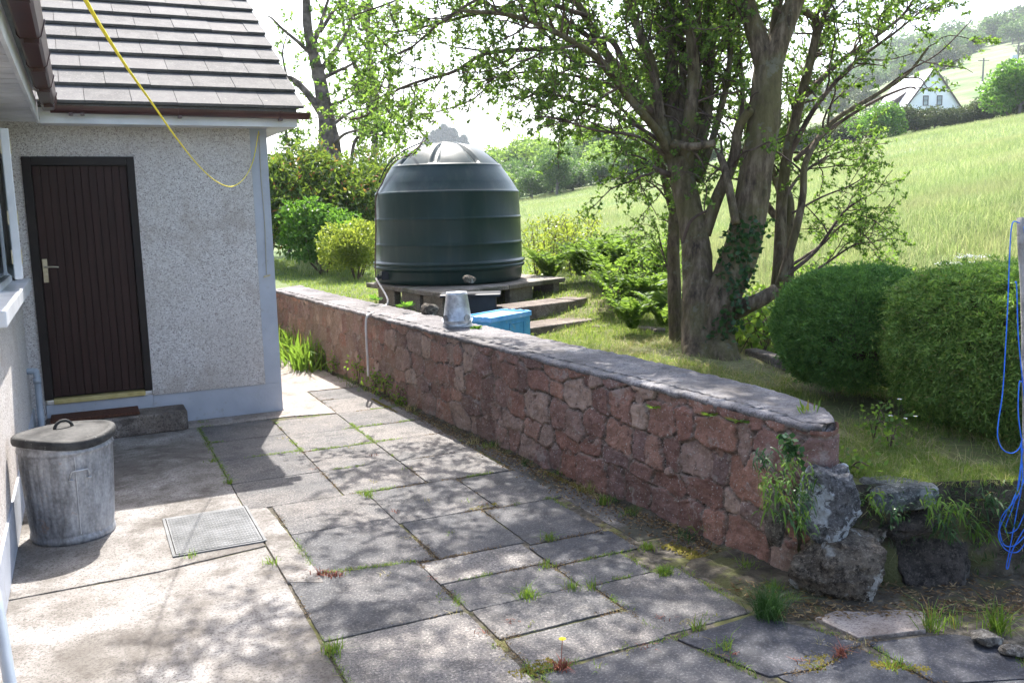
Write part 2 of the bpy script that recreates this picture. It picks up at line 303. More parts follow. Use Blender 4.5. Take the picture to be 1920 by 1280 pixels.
class MB:
    def __init__(s): s.v = []; s.f = []
    def add(s, V, Fc):
        b = len(s.v); s.v += [tuple(map(float, p)) for p in V]; s.f += [tuple(int(i)+b for i in q) for q in Fc]; return s
    def box(s, x0, x1, y0, y1, z0, z1):
        return s.prism([(x0, y0), (x1, y0), (x1, y1), (x0, y1)], z0, z1)
    def prism(s, P, z0, z1, topz=None):
        n = len(P); a = sum(P[i][0]*P[(i+1) % n][1]-P[(i+1) % n][0]*P[i][1] for i in range(n))
        if a < 0: P = P[::-1]
        V = [(p[0], p[1], z0) for p in P]+[(p[0], p[1], z1) for p in P]
        return s.add(V, [tuple(range(n))[::-1], tuple(range(n, 2*n))]+[(i, (i+1) % n, n+(i+1) % n, n+i) for i in range(n)])
    def obox(s, c, ax, ay, az):   # centre + three half vectors
        c, ax, ay, az = map(np.array, (c, ax, ay, az))
        V = [c+i*ax+j*ay+k*az for k in (-1, 1) for (i, j) in ((-1, -1), (1, -1), (1, 1), (-1, 1))]
        return s.add(V, [(3, 2, 1, 0), (4, 5, 6, 7), (0, 1, 5, 4), (1, 2, 6, 5), (2, 3, 7, 6), (3, 0, 4, 7)])
    def tube(s, P, rad, n=8, cap=True, wob=0):
        V, Q = tube(P, rad, n, wob); s.add(V, Q)
        if cap:
            b = len(s.v)-len(V); s.f.append(tuple(range(b, b+n))[::-1]); s.f.append(tuple(range(len(s.v)-n, len(s.v))))
        return s
    def lathe(s, prof, c, n=32, fn=None):
        V = []; Fc = []
        for r, z in prof:
            for k in range(n):
                a = 2*math.pi*k/n; rr, zz = (fn(r, z, a) if fn else (r, z)); V.append((c[0]+rr*math.cos(a), c[1]+rr*math.sin(a), c[2]+zz))
        for i in range(len(prof)-1):
            for k in range(n): Fc.append((i*n+k, i*n+(k+1) % n, (i+1)*n+(k+1) % n, (i+1)*n+k))
        return s.add(V, Fc)
    def disc(s, c, r, n=24, up=True):
        V = [(c[0]+r*math.cos(2*math.pi*k/n), c[1]+r*math.sin(2*math.pi*k/n), c[2]) for k in range(n)]
        return s.add(V, [tuple(range(n)) if up else tuple(range(n))[::-1]])
    def build(s, name, mat, parent=None, smooth=False, bevel=0, seg=2, origin=None):
        o = raw(name, s.v, s.f, mat, parent, smooth, origin)
        if bevel:
            m = o.modifiers.new('bevel', 'BEVEL'); m.width = bevel; m.segments = seg; m.limit_method = 'ANGLE'; m.angle_limit = R(40)
        return o
def tube(P, rad, n=8, wob=0):
    P = np.asarray(P, float); m = len(P); rad = np.broadcast_to(np.asarray(rad, float), (m,))
    T = np.gradient(P, axis=0); T /= np.linalg.norm(T, axis=1)[:, None]+1e-9
    a = np.array([0, 0, 1.]) if abs(T[0][2]) < .9 else np.array([1., 0, 0])
    nn = np.cross(T[0], a); nn /= np.linalg.norm(nn); V = []
    for i in range(m):
        nn = nn-T[i]*(nn@T[i]); nn /= np.linalg.norm(nn)+1e-9; b = np.cross(T[i], nn)
        for k in range(n):
            an = 2*math.pi*k/n; r = rad[i]
            q = P[i]+(nn*math.cos(an)+b*math.sin(an))*r
            if wob: q = P[i]+(q-P[i])*(1+wob*(mn.noise(Vector(q*4))+.6*mn.noise(Vector(q*11))+.55*mn.noise(Vector((q[0]*26, q[1]*26, q[2]*5)))))
            V.append(q)
    Q = [(i*n+k, i*n+(k+1) % n, (i+1)*n+(k+1) % n, (i+1)*n+k) for i in range(m-1) for k in range(n)]
    return V, Q
def spline(P, k=8):
    P = [np.array(p, float) for p in P]; P = [2*P[0]-P[1]]+P+[2*P[-1]-P[-2]]; out = []
    for i in range(1, len(P)-2):
        for j in range(k):
            t = j/k; a, b, c, d = P[i-1:i+3]
            out.append(.5*((2*b)+(-a+c)*t+(2*a-5*b+4*c-d)*t*t+(-a+3*b-3*c+d)*t**3))
    out.append(P[-2]); return np.array(out)
rng = np.random.default_rng(7)
random.seed(7)
def unit(v): return v/(np.linalg.norm(v, axis=-1, keepdims=True)+1e-9)
def leaves(P, Dr, L, Wd, r=None, fold=0):
    """diamond leaves: base points P, directions Dr, lengths L, widths Wd -> verts, quads"""
    r = r or rng; P = np.asarray(P, float); n = len(P); Dr = unit(np.asarray(Dr, float)); L = np.broadcast_to(L, n)[:, None]; Wd = np.broadcast_to(Wd, n)[:, None]
    S = unit(np.cross(Dr, r.normal(size=(n, 3))))
    V = np.stack([P, P+Dr*L*.5+S*Wd*.5, P+Dr*L, P+Dr*L*.5-S*Wd*.5], 1).reshape(-1, 3)
    return V, np.arange(4*n).reshape(n, 4)
def blades(P, h, w, lean, r=None):
    """grass blades: two quads each, bending over"""
    r = r or rng; P = np.asarray(P, float); n = len(P); a = r.uniform(0, 2*np.pi, n); ln = (np.abs(r.normal(size=n))*lean)[:, None]
    h = np.broadcast_to(h, n)[:, None]; w = np.broadcast_to(w, n)[:, None]
    d = np.stack([np.cos(a), np.sin(a), 0*a], 1); b = r.uniform(0, 2*np.pi, n); s = np.stack([np.cos(b), np.sin(b), 0*b], 1)*w*.5; up = np.array([0, 0, 1.])
    m = P+up*h*.6+d*h*ln*.35; tp = P+up*h*(1-.25*np.minimum(ln, 1.5))+d*h*ln
    V = np.stack([P-s, P+s, m+s*.8, m-s*.8, tp+s*.15, tp-s*.15], 1).reshape(-1, 3); i = np.arange(n)[:, None]*6
    Q = np.concatenate([i+np.array([[0, 1, 2, 3]]), i+np.array([[3, 2, 4, 5]])], 0)
    return V, Q
def cat(parts):
    V = []; Q = []; b = 0
    for v, q in parts: V.append(np.asarray(v, float).reshape(-1, 3)); Q.append(np.asarray(q)+b); b += len(V[-1])
    return np.concatenate(V), np.concatenate(Q)
def copy_tree(o, parent=None):
    c = o.copy(); COL.objects.link(c)
    if parent: c.parent = parent
    for ch in [k for k in list(bpy.data.objects) if k.parent == o]: copy_tree(ch, c)
    return c
# ------------------------------------------------------------------ terrain
FH = np.array([.428, .904]); RH = np.array([.904, -.428])
WF = np.array([(2.985, 3.3), (2.93, 4), (2.83, 5), (2.76, 6), (2.69, 7), (2.56, 8.6), (2.42, 10.3), (2.32, 12.2)])
WB = np.array([(3.38, 3.45), (3.42, 4), (3.37, 5), (3.29, 6), (3.21, 7), (3.02, 8.6), (2.86, 10.3), (2.78, 12.6)])
def plan(x, y): return np.asarray(x)*RH[0]+np.asarray(y)*RH[1], np.asarray(x)*FH[0]+np.asarray(y)*FH[1]
def xy(u, d): return u*RH[0]+d*FH[0], u*RH[1]+d*FH[1]
def terr(x, y, nz=True):
    x = np.asarray(x, float); y = np.asarray(y, float); u, d = plan(x, y)
    T = .44+.07*sstep(y, 3, 6.5)+.12*sstep(d, 9.2, 9.9)
    pl = .45+.155*np.maximum(u, 0)+.015*np.minimum(u, 0)+.022*np.minimum(d, 160)
    pl = np.minimum(pl, 90)
    k = sstep(u/np.maximum(d, 1), .12, .55)
    hill = np.maximum(d-118, 0)*(.13*k) - sstep(d, 350, 700)*0
    pl = pl+np.minimum(hill, 70)
    h = T*(1-sstep(d, 7.5, 13))+pl*sstep(d, 7.5, 13)
    if nz: h = h+.02*fbm(x*1.7, y*1.7, o=3)*sstep(d, 3, 5)+.25*fbm(x*.12, y*.12, o=3, s=5)*sstep(d, 18, 50)+2.0*fbm(x*.02, y*.02, o=3, s=9)*sstep(d, 110, 220)
    h = h+.07*np.exp(-(np.hypot(x-4.22, y-5.85)/.7)**2)
    return h
def pit(x, y):
    x = np.asarray(x, float); y = np.asarray(y, float)
    wl = np.interp(y, WF[:, 1], WF[:, 0])+.17
    a = (x < wl) & (y < 12.45)
    fl = 3.18-.46*(x-2.95)              # front edge of the terrace behind the boulders
    b = (y < fl+.0)
    c = (x < 1.2) & (y < 14.5)
    return a | b | c
def gridmesh(name, xs, ys, mat, zf):
    X, Y = np.meshgrid(xs, ys); Z = zf(X, Y); nx, ny = len(xs), len(ys)
    i = np.arange(nx*ny).reshape(ny, nx)
    Q = np.stack([i[:-1, :-1], i[:-1, 1:], i[1:, 1:], i[1:, :-1]], -1).reshape(-1, 4)
    return raw(name, np.stack([X, Y, Z], -1), Q, mat, smooth=True, origin=(0, 0, 0))
def warp(a, fine0, fine1, step, far, n):
    f = np.arange(fine0, fine1+step/2, step); g = np.geomspace(step*2, far, n)
    return np.concatenate([(fine0-g)[::-1], f, fine1+g])
xs = warp(0, -1, 9, .06, 3100, 110); ys = warp(0, 2, 15, .06, 3200, 110)
tag(gridmesh('ground', xs, ys, 'ground_grass', lambda X, Y: np.where(pit(X, Y), -.04, terr(X, Y))), kind='structure')
# distant blue hills beyond the fields
def hillz(X, Y):
    return -60+150*np.exp(-((Y-1500)/300)**2)*(.75+.4*fbm(X*.0016, Y*.0016, o=4, s=3))
simple('far_hill', (.10, .15, .12), (.16, .2, .15), .01, 1, 0)
tag(gridmesh('hills', np.linspace(-900, 1500, 90), np.linspace(1000, 2100, 40), 'far_hill', hillz), kind='structure')
# soil bed that shows in the joints
bed = MB().prism([(-.44, -3), (4.6, -3), (4.6, 2.3), (3.2, 3.1), (3.05, 3.3)]+[(a+.02, b) for a, b in WF]+[(2.3, 12.6), (1.3, 12.6), (1.3, 8.4), (-.44, 8.4)], -.04, -.0055)
tag(bed.build('soil_bed', 'joint_soil', origin=(0, 0, 0)), kind='structure')
gs = gridmesh('soil_strip', np.arange(2.5, 4.4, .03), np.arange(1.5, 3.6, .03), 'soil', lambda X, Y: -.03+.05*np.minimum(sstep(X, 2.57, 2.66), sstep(Y+.40*(X-2.8), 2.62, 2.90))+.010*fbm(X*6, Y*6, o=4)); tag(gs, kind='structure')
gs = gridmesh('soil_verge', np.arange(0, .48, .03), np.arange(3.3, 12.2, .05), 'soil', lambda X, Y: -.022+.045*sstep(X, .22, .44)+.010*fbm(X*9, Y*7, o=4))
cv = np.empty(len(gs.data.vertices)*3, np.float32); gs.data.vertices.foreach_get('co', cv); cv = cv.reshape(-1, 3); cv[:, 0] += np.interp(cv[:, 1], WF[:, 1], WF[:, 0])-.40; gs.data.vertices.foreach_set('co', cv.ravel()); tag(gs, kind='structure')
# ------------------------------------------------------------------ paving
SL = []
def S(x0, x1, y0, y1, tone, sk=0): SL.append(([(x0, y0), (x1, y0+sk), (x1, y1+sk), (x0, y1)], tone))
for (y0, y1) in ((7.34, 7.92), (6.75, 7.31), (6.13, 6.72), (5.53, 6.10)): S(.79, 1.37, y0, y1, .5)
for (y0, y1) in ((7.25, 7.82), (6.70, 7.22), (6.12, 6.67), (5.52, 6.09)): S(1.40, 1.93, y0, y1, .62)
for (y0, y1) in ((8.48, 8.93), (7.85, 8.45), (7.25, 7.82), (6.71, 7.22), (6.1, 6.68), (5.50, 6.07)): S(1.96, 2.53, y0, y1, .66)
S(.945, 1.515, 4.965, 5.50, .6); SL.append(([(.945, 4.345), (1.515, 4.245), (1.515, 4.94), (.945, 4.94)], .48))
S(1.54, 2.13, 4.85, 5.48, .5); S(2.16, 2.58, 4.82, 5.46, .4)
S(1.555, 2.03, 4.24, 4.82, .38); S(2.06, 2.50, 4.19, 4.79, .3)
S(1.445, 2.00, 3.93, 4.20, .8); S(1.455, 2.00, 3.60, 3.90, .45); S(2.035, 2.52, 3.87, 4.15, .28); S(2.035, 2.40, 3.58, 3.84, .4)
SL.append(([(.80, 3.62), (1.415, 3.62), (1.42, 4.235), (.95, 4.315), (.80, 4.28)], .42)); S(.80, 1.42, 2.62, 3.59, .72); S(.80, 1.42, 1.6, 2.59, .6)
S(1.465, 2.05, 3.29, 3.57, .6); S(1.475, 2.075, 2.98, 3.25, .5); S(2.085, 2.54, 3.0, 3.55, .45)
SL.append(([(1.48, 2.3), (2.20, 2.47), (2.08, 2.94), (1.48, 2.93)], .22)); SL.append(([(2.12, 2.92), (2.25, 2.53), (2.44, 2.49), (2.74, 2.56), (2.54, 2.95)], .14))
SL.append(([(2.28, 2.50), (2.35, 2.0), (2.74, 2.2), (2.70, 2.53), (2.46, 2.46)], .12)); SL.append(([(2.78, 2.54), (2.76, 2.2), (3.1, 2.06), (3.24, 2.3), (3.14, 2.42)], .1))
SL.append(([(1.48, 1.6), (2.30, 1.6), (2.30, 2.0), (2.22, 2.44), (1.48, 2.27)], .3)); SL.append(([(2.38, 1.96), (2.4, 1.4), (3.2, 1.4), (3.12, 2.02), (2.77, 2.17)], .15))
for i in range(5):
    for j in range(4): S(.8+.62*i, .8+.62*i+.59, -1+.62*j, -1+.62*j+.59, .3+.1*((i*7+j*3) % 4))
V = []; Fc = []; tone = []
rs = random.Random(3)
for P, tn in SL:
    _c = np.mean(P, axis=0); P = [tuple(np.array(q)+np.sign(np.array(q)-_c)*.0105) for q in P]
    b = len(V); dz = rs.uniform(-.0015, .0015); tl = (rs.uniform(-.003, .003), rs.uniform(-.003, .003)); n = len(P)
    cx = sum(p[0] for p in P)/n; cy = sum(p[1] for p in P)/n
    # chipped, irregular outline
    O = []
    for i in range(n):
        a = np.array(P[i]); c = np.array(P[(i+1) % n]); m = max(2, int(np.linalg.norm(c-a)/.03)); dr = unit(c-a); nr = np.array([dr[1], -dr[0]])
        for k in range(m):
            q = a+(c-a)*k/m; w = .004*mn.noise(Vector((q[0]*20, q[1]*20, i)))-.003*(random.random() < .1)
            if k == 0: q = q+unit(np.array([cx, cy])-q)*rs.uniform(.0, .008); w = 0
            O.append(q+nr*w)
    tops = [(q[0], q[1], dz+tl[0]*(q[0]-cx)+tl[1]*(q[1]-cy)) for q in O]; k = len(O)
    inn = [(cx+(q[0]-cx)*.993, cy+(q[1]-cy)*.993, q[2]+.002) for q in tops]
    V += [(q[0], q[1], -.05) for q in tops]+tops+inn; tone += [min(1, max(0, tn+rs.uniform(-.05, .05)))]*(3*k)
    Fc += [(b+i, b+(i+1) % k, b+k+(i+1) % k, b+k+i) for i in range(k)]+[(b+k+i, b+k+(i+1) % k, b+2*k+(i+1) % k, b+2*k+i) for i in range(k)]+[tuple(range(b+2*k, b+3*k))]
tag(raw('paving', V, Fc, 'slab_concrete', origin=(0, 0, 0), attrs={'tone': tone}), kind='structure')
# concrete pads
def pad(name, P, z, mat='concrete_pad', th=.05):
    O = []
    for i in range(len(P)):
        a = np.array(P[i], float); c = np.array(P[(i+1) % len(P)], float); m = max(1, int(np.linalg.norm(c-a)/.06)); dr = unit(c-a)
        for k in range(m):
            q = a+(c-a)*k/m; O.append(tuple(q+np.array([dr[1], -dr[0]])*.008*mn.noise(Vector((q[0]*9, q[1]*9, 3)))))
    return tag(MB().prism(O, z-th, z).build(name, mat, bevel=.004, origin=(0, 0, 0)), kind='structure')
pad('concrete_pad', [(-.45, 4.74), (.20, 4.76), (.775, 4.86), (.775, 8.22), (-.45, 8.22)], .002)
pad('concrete_pad', [(-.45, -3), (.775, -3), (.775, 4.30), (.775, 4.845), (.20, 4.745), (-.45, 4.725)], .0)
pad('concrete_strip', [(.78, 4.30), (.94, 4.21), (.925, 5.0), (.90, 5.5), (.785, 5.52)], .006)
pad('concrete_strip', [(.46, 7.95), (1.56, 7.95), (1.95, 7.86), (1.93, 9.0), (1.56, 9.0), (1.56, 8.22), (.46, 8.22)], .005, 'path_concrete')
pad('concrete_path', [(1.56, 9.0), (2.48, 8.96), (2.36, 10.5), (2.28, 12.5), (1.3, 12.5), (1.3, 9.0)], .004, 'path_concrete')
pad('concrete_strip', [(2.585, 3.95), (2.90, 3.95), (2.80, 5), (2.73, 6), (2.66, 7), (2.56, 8.3), (2.5, 8.95), (2.545, 8.4), (2.56, 7.2), (2.57, 6.2), (2.59, 5)], -.002, 'gutter_concrete')
pad('stone_flag', [(2.76, 2.58), (3.06, 2.50), (3.2, 2.62), (2.98, 2.82), (2.74, 2.80)], .012, 'path_concrete')
# ------------------------------------------------------------------ rendered bungalow with its wing
house = empty('bungalow', (-.46, 8.23, 0), 'cream roughcast bungalow wing with mauve tiled roof, dark plank door and grey painted corner band', 'house')
w = MB()
WY = 8.23; XL = -.46; XR = 1.55; ZT = 2.56
# wing front wall: solid with a door opening (x -.36..46, z .27..2.27)
w.box(XL-.3, -.365, WY+.002, WY+.22, 0, ZT); w.box(.46, 1.405, WY-.012, WY+.22, .265, ZT); w.box(-.365, .46, WY-.004, WY+.22, 2.27, ZT)
w.build('wall', 'roughcast', house)
w = MB(); w.box(XL-.25, XL, -4, 5.45, .25, ZT); w.box(XL-.25, XL, 5.45, 7.75, .25, 1.235); w.box(XL-.25, XL, 5.45, 7.75, 2.36, ZT); w.box(XL-.25, XL, 7.75, 8.225, .25, ZT)
w.build('wall', 'roughcast', house)
w = MB(); w.box(1.35, XR-.003, 8.46, 13.2, 0, ZT); w.build('wall', 'roughcast', house)
g = MB(); g.prism([(1.30, 8.45), (1.30, 13.2), (1.52, 13.2), (1.52, 8.45)], 2.56, 2.60); g.add([(1.5, 8.3, 2.6), (1.5, 13.4, 2.6), (1.5, 10.85, 4.15)], [(0, 1, 2)]); g.build('gable', 'roughcast', house)
b = MB(); b.box(.46, XR, WY, WY+.22, -.03, .262); b.box(1.407, XR, WY+.0, WY+.22, .264, 2.54); b.box(-.36, .458, WY-.01, WY+.2, -.03, .268); b.build('painted_band', 'painted_band', house)
b = MB(); b.box(XL-.26, XL+.012, -4, 8.228, -.03, .25); b.build('plinth', 'painted_band', house)
b = MB(); b.box(XL-.05, XL+.012, 7.75, 7.92, 1.33, 2.42); b.box(XL-.05, XL+.010, 5.35, 7.75, 2.36, 2.44); b.build('window_surround', 'painted_band', house)
# door
f = MB(); f.box(-.365, -.30, WY-.02, WY+.10, .31, 2.27); f.box(.40, .46, WY-.02, WY+.10, .31, 2.27); f.box(-.30, .40, WY-.02, WY+.10, 2.20, 2.27)
f.box(-.36, .455, WY+.101, WY+.13, .30, 2.268); f.build('door_frame_light_stop', 'dark_frame', house, bevel=.004)  # unseen rear panel added to stop light leaking round the door
door = empty('door', (0, 0, 0)); door.parent = house; door.location = Vector((-.3, WY+.03, .31))-wloc(house)
d = MB(); d.box(-.298, .398, WY+.046, WY+.085, .325, 2.198)
nb = 12
for k in range(nb):
    x0 = -.297+k*.6945/nb; d.box(x0+.0028, x0+.6945/nb-.0028, WY+.028+.001*(k % 3), WY+.05, .326, 2.197)
d.build('door_leaf', 'door_wood', door, bevel=.003)
hd = MB(); hd.box(-.288, -.252, WY+.018, WY+.030, 1.27, 1.46); hd.tube([(-.270, WY+.02, 1.395), (-.270, WY-.025, 1.395)], .009, 8); hd.tube([(-.273, WY-.022, 1.395), (-.22, WY-.026, 1.397), (-.17, WY-.020, 1.392)], [.009, .0075, .006], 8); hd.tube([(-.270, WY+.02, 1.32), (-.270, WY+.012, 1.32)], .010, 10)
hd.build('handle', 'steel_handle', door, bevel=.002)
b = MB(); b.box(-.30, .40, WY-.03, WY+.08, .272, .312); b.build('threshold', 'brass_sill', house, bevel=.006)
st = MB(); O = [(-.37, WY-.012), (-.37, 7.90), (.1, 7.885), (.66, 7.90), (.70, 7.93), (.70, WY-.015)]; st.prism(O, 0, .165); so_ = st.build('door_step', 'step_concrete', house, bevel=.018, seg=3)
# window in the long wall
wf = empty('window', (0, 0, 0)); wf.parent = house; wf.location = Vector((XL-.06, 6.6, 1.33))-wloc(house)
f = MB()
for y0, y1 in ((5.45, 5.50), (7.70, 7.75), (6.55, 6.61)): f.box(XL-.08, XL-.02, y0, y1, 1.33, 2.36)
for z0, z1 in ((1.33, 1.38), (2.31, 2.36)): f.box(XL-.08, XL-.02, 5.50, 6.55, z0, z1); f.box(XL-.08, XL-.02, 6.61, 7.70, z0, z1)
f.build('frame', 'white_plastic', wf, bevel=.004)
f = MB(); f.box(XL-.055, XL-.045, 5.50, 6.55, 1.38, 2.31); f.box(XL-.055, XL-.045, 6.61, 7.70, 1.38, 2.31); f.build('pane', 'glass_reflect_tint', wf)
ca = empty('casement', (0, 0, 0)); ca.parent = house; ca.location = Vector((XL, 6.8, 1.4))-wloc(house)
def hinged(P0, P1, z0, z1, t, mb):
    P0 = np.array(P0); P1 = np.array(P1); a = (P1-P0)/2; n = np.array([-a[1], a[0]])/np.linalg.norm(a)*t/2; c = (P0+P1)/2
    mb.obox((c[0], c[1], (z0+z1)/2), (a[0], a[1], 0), (n[0], n[1], 0), (0, 0, (z1-z0)/2))
f = MB(); A = np.array((XL-.01, 7.55)); B = np.array((-.375, 6.70)); dr = (B-A)/np.linalg.norm(B-A)
hinged(A, A+dr*.06, 1.40, 2.36, .05, f); hinged(B-dr*.07, B, 1.40, 2.36, .05, f); hinged(A+dr*.06, B-dr*.07, 1.40, 1.46, .05, f); hinged(A+dr*.06, B-dr*.07, 2.30, 2.36, .05, f)
f.build('frame', 'white_plastic', ca, bevel=.006)
f = MB(); hinged(A+dr*.06, B-dr*.07, 1.46, 2.30, .012, f); f.build('pane', 'glass_reflect_tint', ca)
for z in (1.5, 1.75, 2.2): f = MB(); hinged(B-dr*.03, B-dr*.005, z, z+.09, .062, f); f.build('hinge', 'steel_handle', ca)
s = MB(); s.prism([(XL-.05, 5.3), (-.372, 5.3), (-.366, 7.98), (XL-.05, 8.0)], 1.238, 1.328); s.build('sill', 'white_plastic', house, bevel=.008)
# waste pipe
p = MB(); p.tube(spline([(XL-.02, 7.97, .60), (XL+.045, 7.96, .60), (XL+.065, 7.96, .57), (XL+.066, 7.96, .3), (XL+.066, 7.96, .0)], 5), .024, 12); p.tube([(XL+.066, 7.96, .50), (XL+.066, 7.96, .545)], .029, 12); p.build('waste_pipe', 'grey_pipe', house, smooth=True)
# eaves of the wing
EY, EZ = 7.90, 2.655
b = MB(); b.box(-.20, 1.76, 7.955, 7.975, 2.505, 2.635); b.build('fascia', 'white_plastic', house, bevel=.004)
b = MB(); b.box(-.20, 1.76, 7.977, 8.228, 2.510, 2.522); b.box(1.56, 1.74, 8.232, 13.4, 2.51, 2.522)
for k in range(9): b.box(-.19+.215*k, -.187+.215*k, 7.98, 8.22, 2.506, 2.5095)
b.build('soffit', 'white_soffit', house)
b = MB()
for z, o in ((0, 0),): b.add([(1.745, 7.96, 2.505), (1.745, 7.98, 2.63), (1.745, 10.8, 4.27), (1.745, 10.8, 4.14), (1.765, 7.96, 2.505), (1.765, 7.98, 2.63), (1.765, 10.8, 4.27), (1.765, 10.8, 4.14)], [(0, 1, 2, 3), (7, 6, 5, 4), (0, 4, 5, 1), (3, 2, 6, 7), (0, 3, 7, 4)])
b.build('barge_board', 'white_plastic', house)
# wing tiles: every course a row of separate plain tiles, each lower edge standing proud
rf = MB(); cs, sn = math.cos(R(30)), math.sin(R(30)); gauge = .337; tw = .335
sl_d = np.array([0, cs, sn]); nr_d = np.array([0, -sn, cs]); e0 = np.array([0, 7.83, 2.628])
for c in range(-0, 10):
    off = tw*.5*(c % 2)
    for k in range(-3, 8):
        x0 = 1.80-tw*(k+1)+off; x1 = x0+tw-.004
        if x0 > 1.79: continue
        x1 = min(x1, 1.80)
        jit = random.uniform(-.002, .002)
        a = e0+sl_d*(gauge*c+random.uniform(-.003, .003))
        p0 = a+nr_d*(.018+jit); L_ = gauge+.055; th = .024
        q = [a+nr_d*(.022+jit), a+sl_d*L_+nr_d*(-.004+jit), a+sl_d*L_+nr_d*(.010+jit), a+nr_d*(.022+th+jit)]
        V = [(x, v[1], v[2]) for x in (x0, x1) for v in q]
        if x1 < -.35-.0: pass
        rf.add(V, [(0, 1, 2, 3), (7, 6, 5, 4), (0, 4, 5, 1), (3, 2, 6, 7), (0, 3, 7, 4), (1, 5, 6, 2)])
rf.build('roof_tiles', 'roof_tile', house)
b = MB(); v0 = [e0+nr_d*.005+sl_d*.02, e0+sl_d*3.4+nr_d*-.002]
b.add([(x, v[1], v[2]+dz) for x in (-1.2, 1.74) for v in v0 for dz in (-.03, 0)], [(0, 1, 3, 2), (4, 6, 7, 5), (0, 4, 5, 1), (2, 3, 7, 6), (1, 5, 7, 3), (0, 2, 6, 4)])
b.add([(-1.2, 10.80, 4.33), (1.8, 10.80, 4.33), (1.8, 13.7, 2.62), (-1.2, 13.7, 2.62)], [(0, 1, 2, 3)]); b.build('roof_deck', 'roof_tile', house)
# main roof over the long wall (rises to the left)
mr = MB(); e1 = np.array([-.16, 0, 2.665]); sd = np.array([-cs, 0, sn]); nd = np.array([sn, 0, cs])
for c in range(10):
    for k in range(34):
        y0 = -3+tw*k+tw*.5*(c % 2)
        if y0+tw > 8.0+.42*c: continue
        a = e1+sd*gauge*c; L_ = gauge+.05; q = [a+nd*.022, a+sd*L_-nd*.004, a+sd*L_+nd*.01, a+nd*.046]
        V = [(v[0], y, v[2]) for y in (y0, y0+tw-.004) for v in q]
        mr.add(V, [(3, 2, 1, 0), (4, 5, 6, 7), (1, 5, 4, 0), (7, 6, 2, 3), (4, 7, 3, 0), (2, 6, 5, 1)])
mr.build('roof_tiles', 'roof_tile', house)
b = MB(); b.box(-.222, -.202, -4, 7.953, 2.50, 2.64); b.build('fascia', 'white_plastic', house, bevel=.003)
b = MB(); b.box(-.46, -.224, -4, 7.953, 2.512, 2.524)
for k in range(60): b.box(-.455, -.226, -3.9+.2*k, -3.896+.2*k, 2.508, 2.511)
b.build('soffit', 'white_soffit', house)
# gutters
def gutter(name, P0, P1, prof, brk):
    P0 = np.array(P0); P1 = np.array(P1); a = unit(P1-P0); s_ = np.array([a[1], -a[0], 0]) # outward
    root = empty(name, (0, 0, 0)); root.parent = house; root.location = Vector(P0)-wloc(house)
    m = MB(); n = len(prof); V = [P+s_*u+np.array([0, 0, z]) for P in (P0, P1) for u, z in prof]
    m.add(V, [(i, i+1, n+i+1, n+i) for i in range(n-1)]); m.add([P1+s_*u+np.array([0, 0, z]) for u, z in prof], [tuple(range(n))])
    o = m.build('channel', 'brown_plastic', root); sm = o.modifiers.new('thick', 'SOLIDIFY'); sm.thickness = .004
    for t_ in brk:
        P = P0+a*t_; m = MB(); V = [P+a*q+s_*(u*1.09)+np.array([0, 0, z*1.09+.003]) for q in (-.014, .014) for u, z in prof]
        m.add(V, [(i, i+1, n+i+1, n+i) for i in range(n-1)]); m.obox(P+s_*(.0)+np.array([0, 0, -.045]), a*.011, s_*.028, np.array([0, 0, .022])); o = m.build('bracket', 'brown_plastic', root); sm = o.modifiers.new('thick', 'SOLIDIFY'); sm.thickness = .006
    return root
hr = [(.052*math.cos(t_), .052*math.sin(t_)) for t_ in np.linspace(math.pi, 2*math.pi, 11)]
gutter('gutter', (-.12, 7.895, 2.632), (1.85, 7.895, 2.618), [(u, z) for u, z in hr], (.14, .22, .93, 1.73))
sq = [(-.05, .03), (-.05, -.035), (-.042, -.045), (.022, -.045), (.034, -.035), (.044, -.0), (.052, .025), (.052, .032)]
gutter('gutter', (-.12, 7.90, 2.64), (-.12, -3.5, 2.64), [(-u, z) for u, z in sq][::-1], (.45, 1.35, 2.25, 3.15, 4.05, 5.5, 7.2))
# hook, cord and cleat on the corner band
c_ = MB(); c_.tube(spline([(1.485, WY-.01, 2.44), (1.48, WY-.006, 2.1), (1.487, WY-.006, 1.7), (1.475, WY-.006, 1.23)], 6), .004, 6); c_.build('cord', 'old_cord', house)
c_ = MB(); c_.tube([(1.485, WY, 2.45), (1.485, WY-.03, 2.45), (1.485, WY-.035, 2.47)], .005, 6); c_.build('hook', 'steel_handle', house); c_ = MB(); c_.tube([(1.475, WY, 1.235), (1.475, WY-.03, 1.235)], .005, 6); c_.obox((1.475, WY-.032, 1.235), (.03, 0, .006), (0, .006, 0), (0, 0, .008)); c_.build('cleat', 'steel_handle', house)
# washing line
P = [PY(485, 246, 8.19), D(475, 300, 7.8), D(458, 334, 7.4), D(434, 350, 6.9), D(405, 340, 6.1), D(370, 308, 5.1), D(330, 258, 4.1), D(288, 198, 3.2), D(240, 130, 2.4), D(195, 60, 1.85), D(160, 0, 1.5), D(122, -80, 1.25)]
rp = MB(); rp.tube(spline(P, 6), .0036, 8); tag(rp.build('washing_line', 'yellow_rope', smooth=True), 'bright yellow washing line sagging across the eaves from the corner band', 'rope')
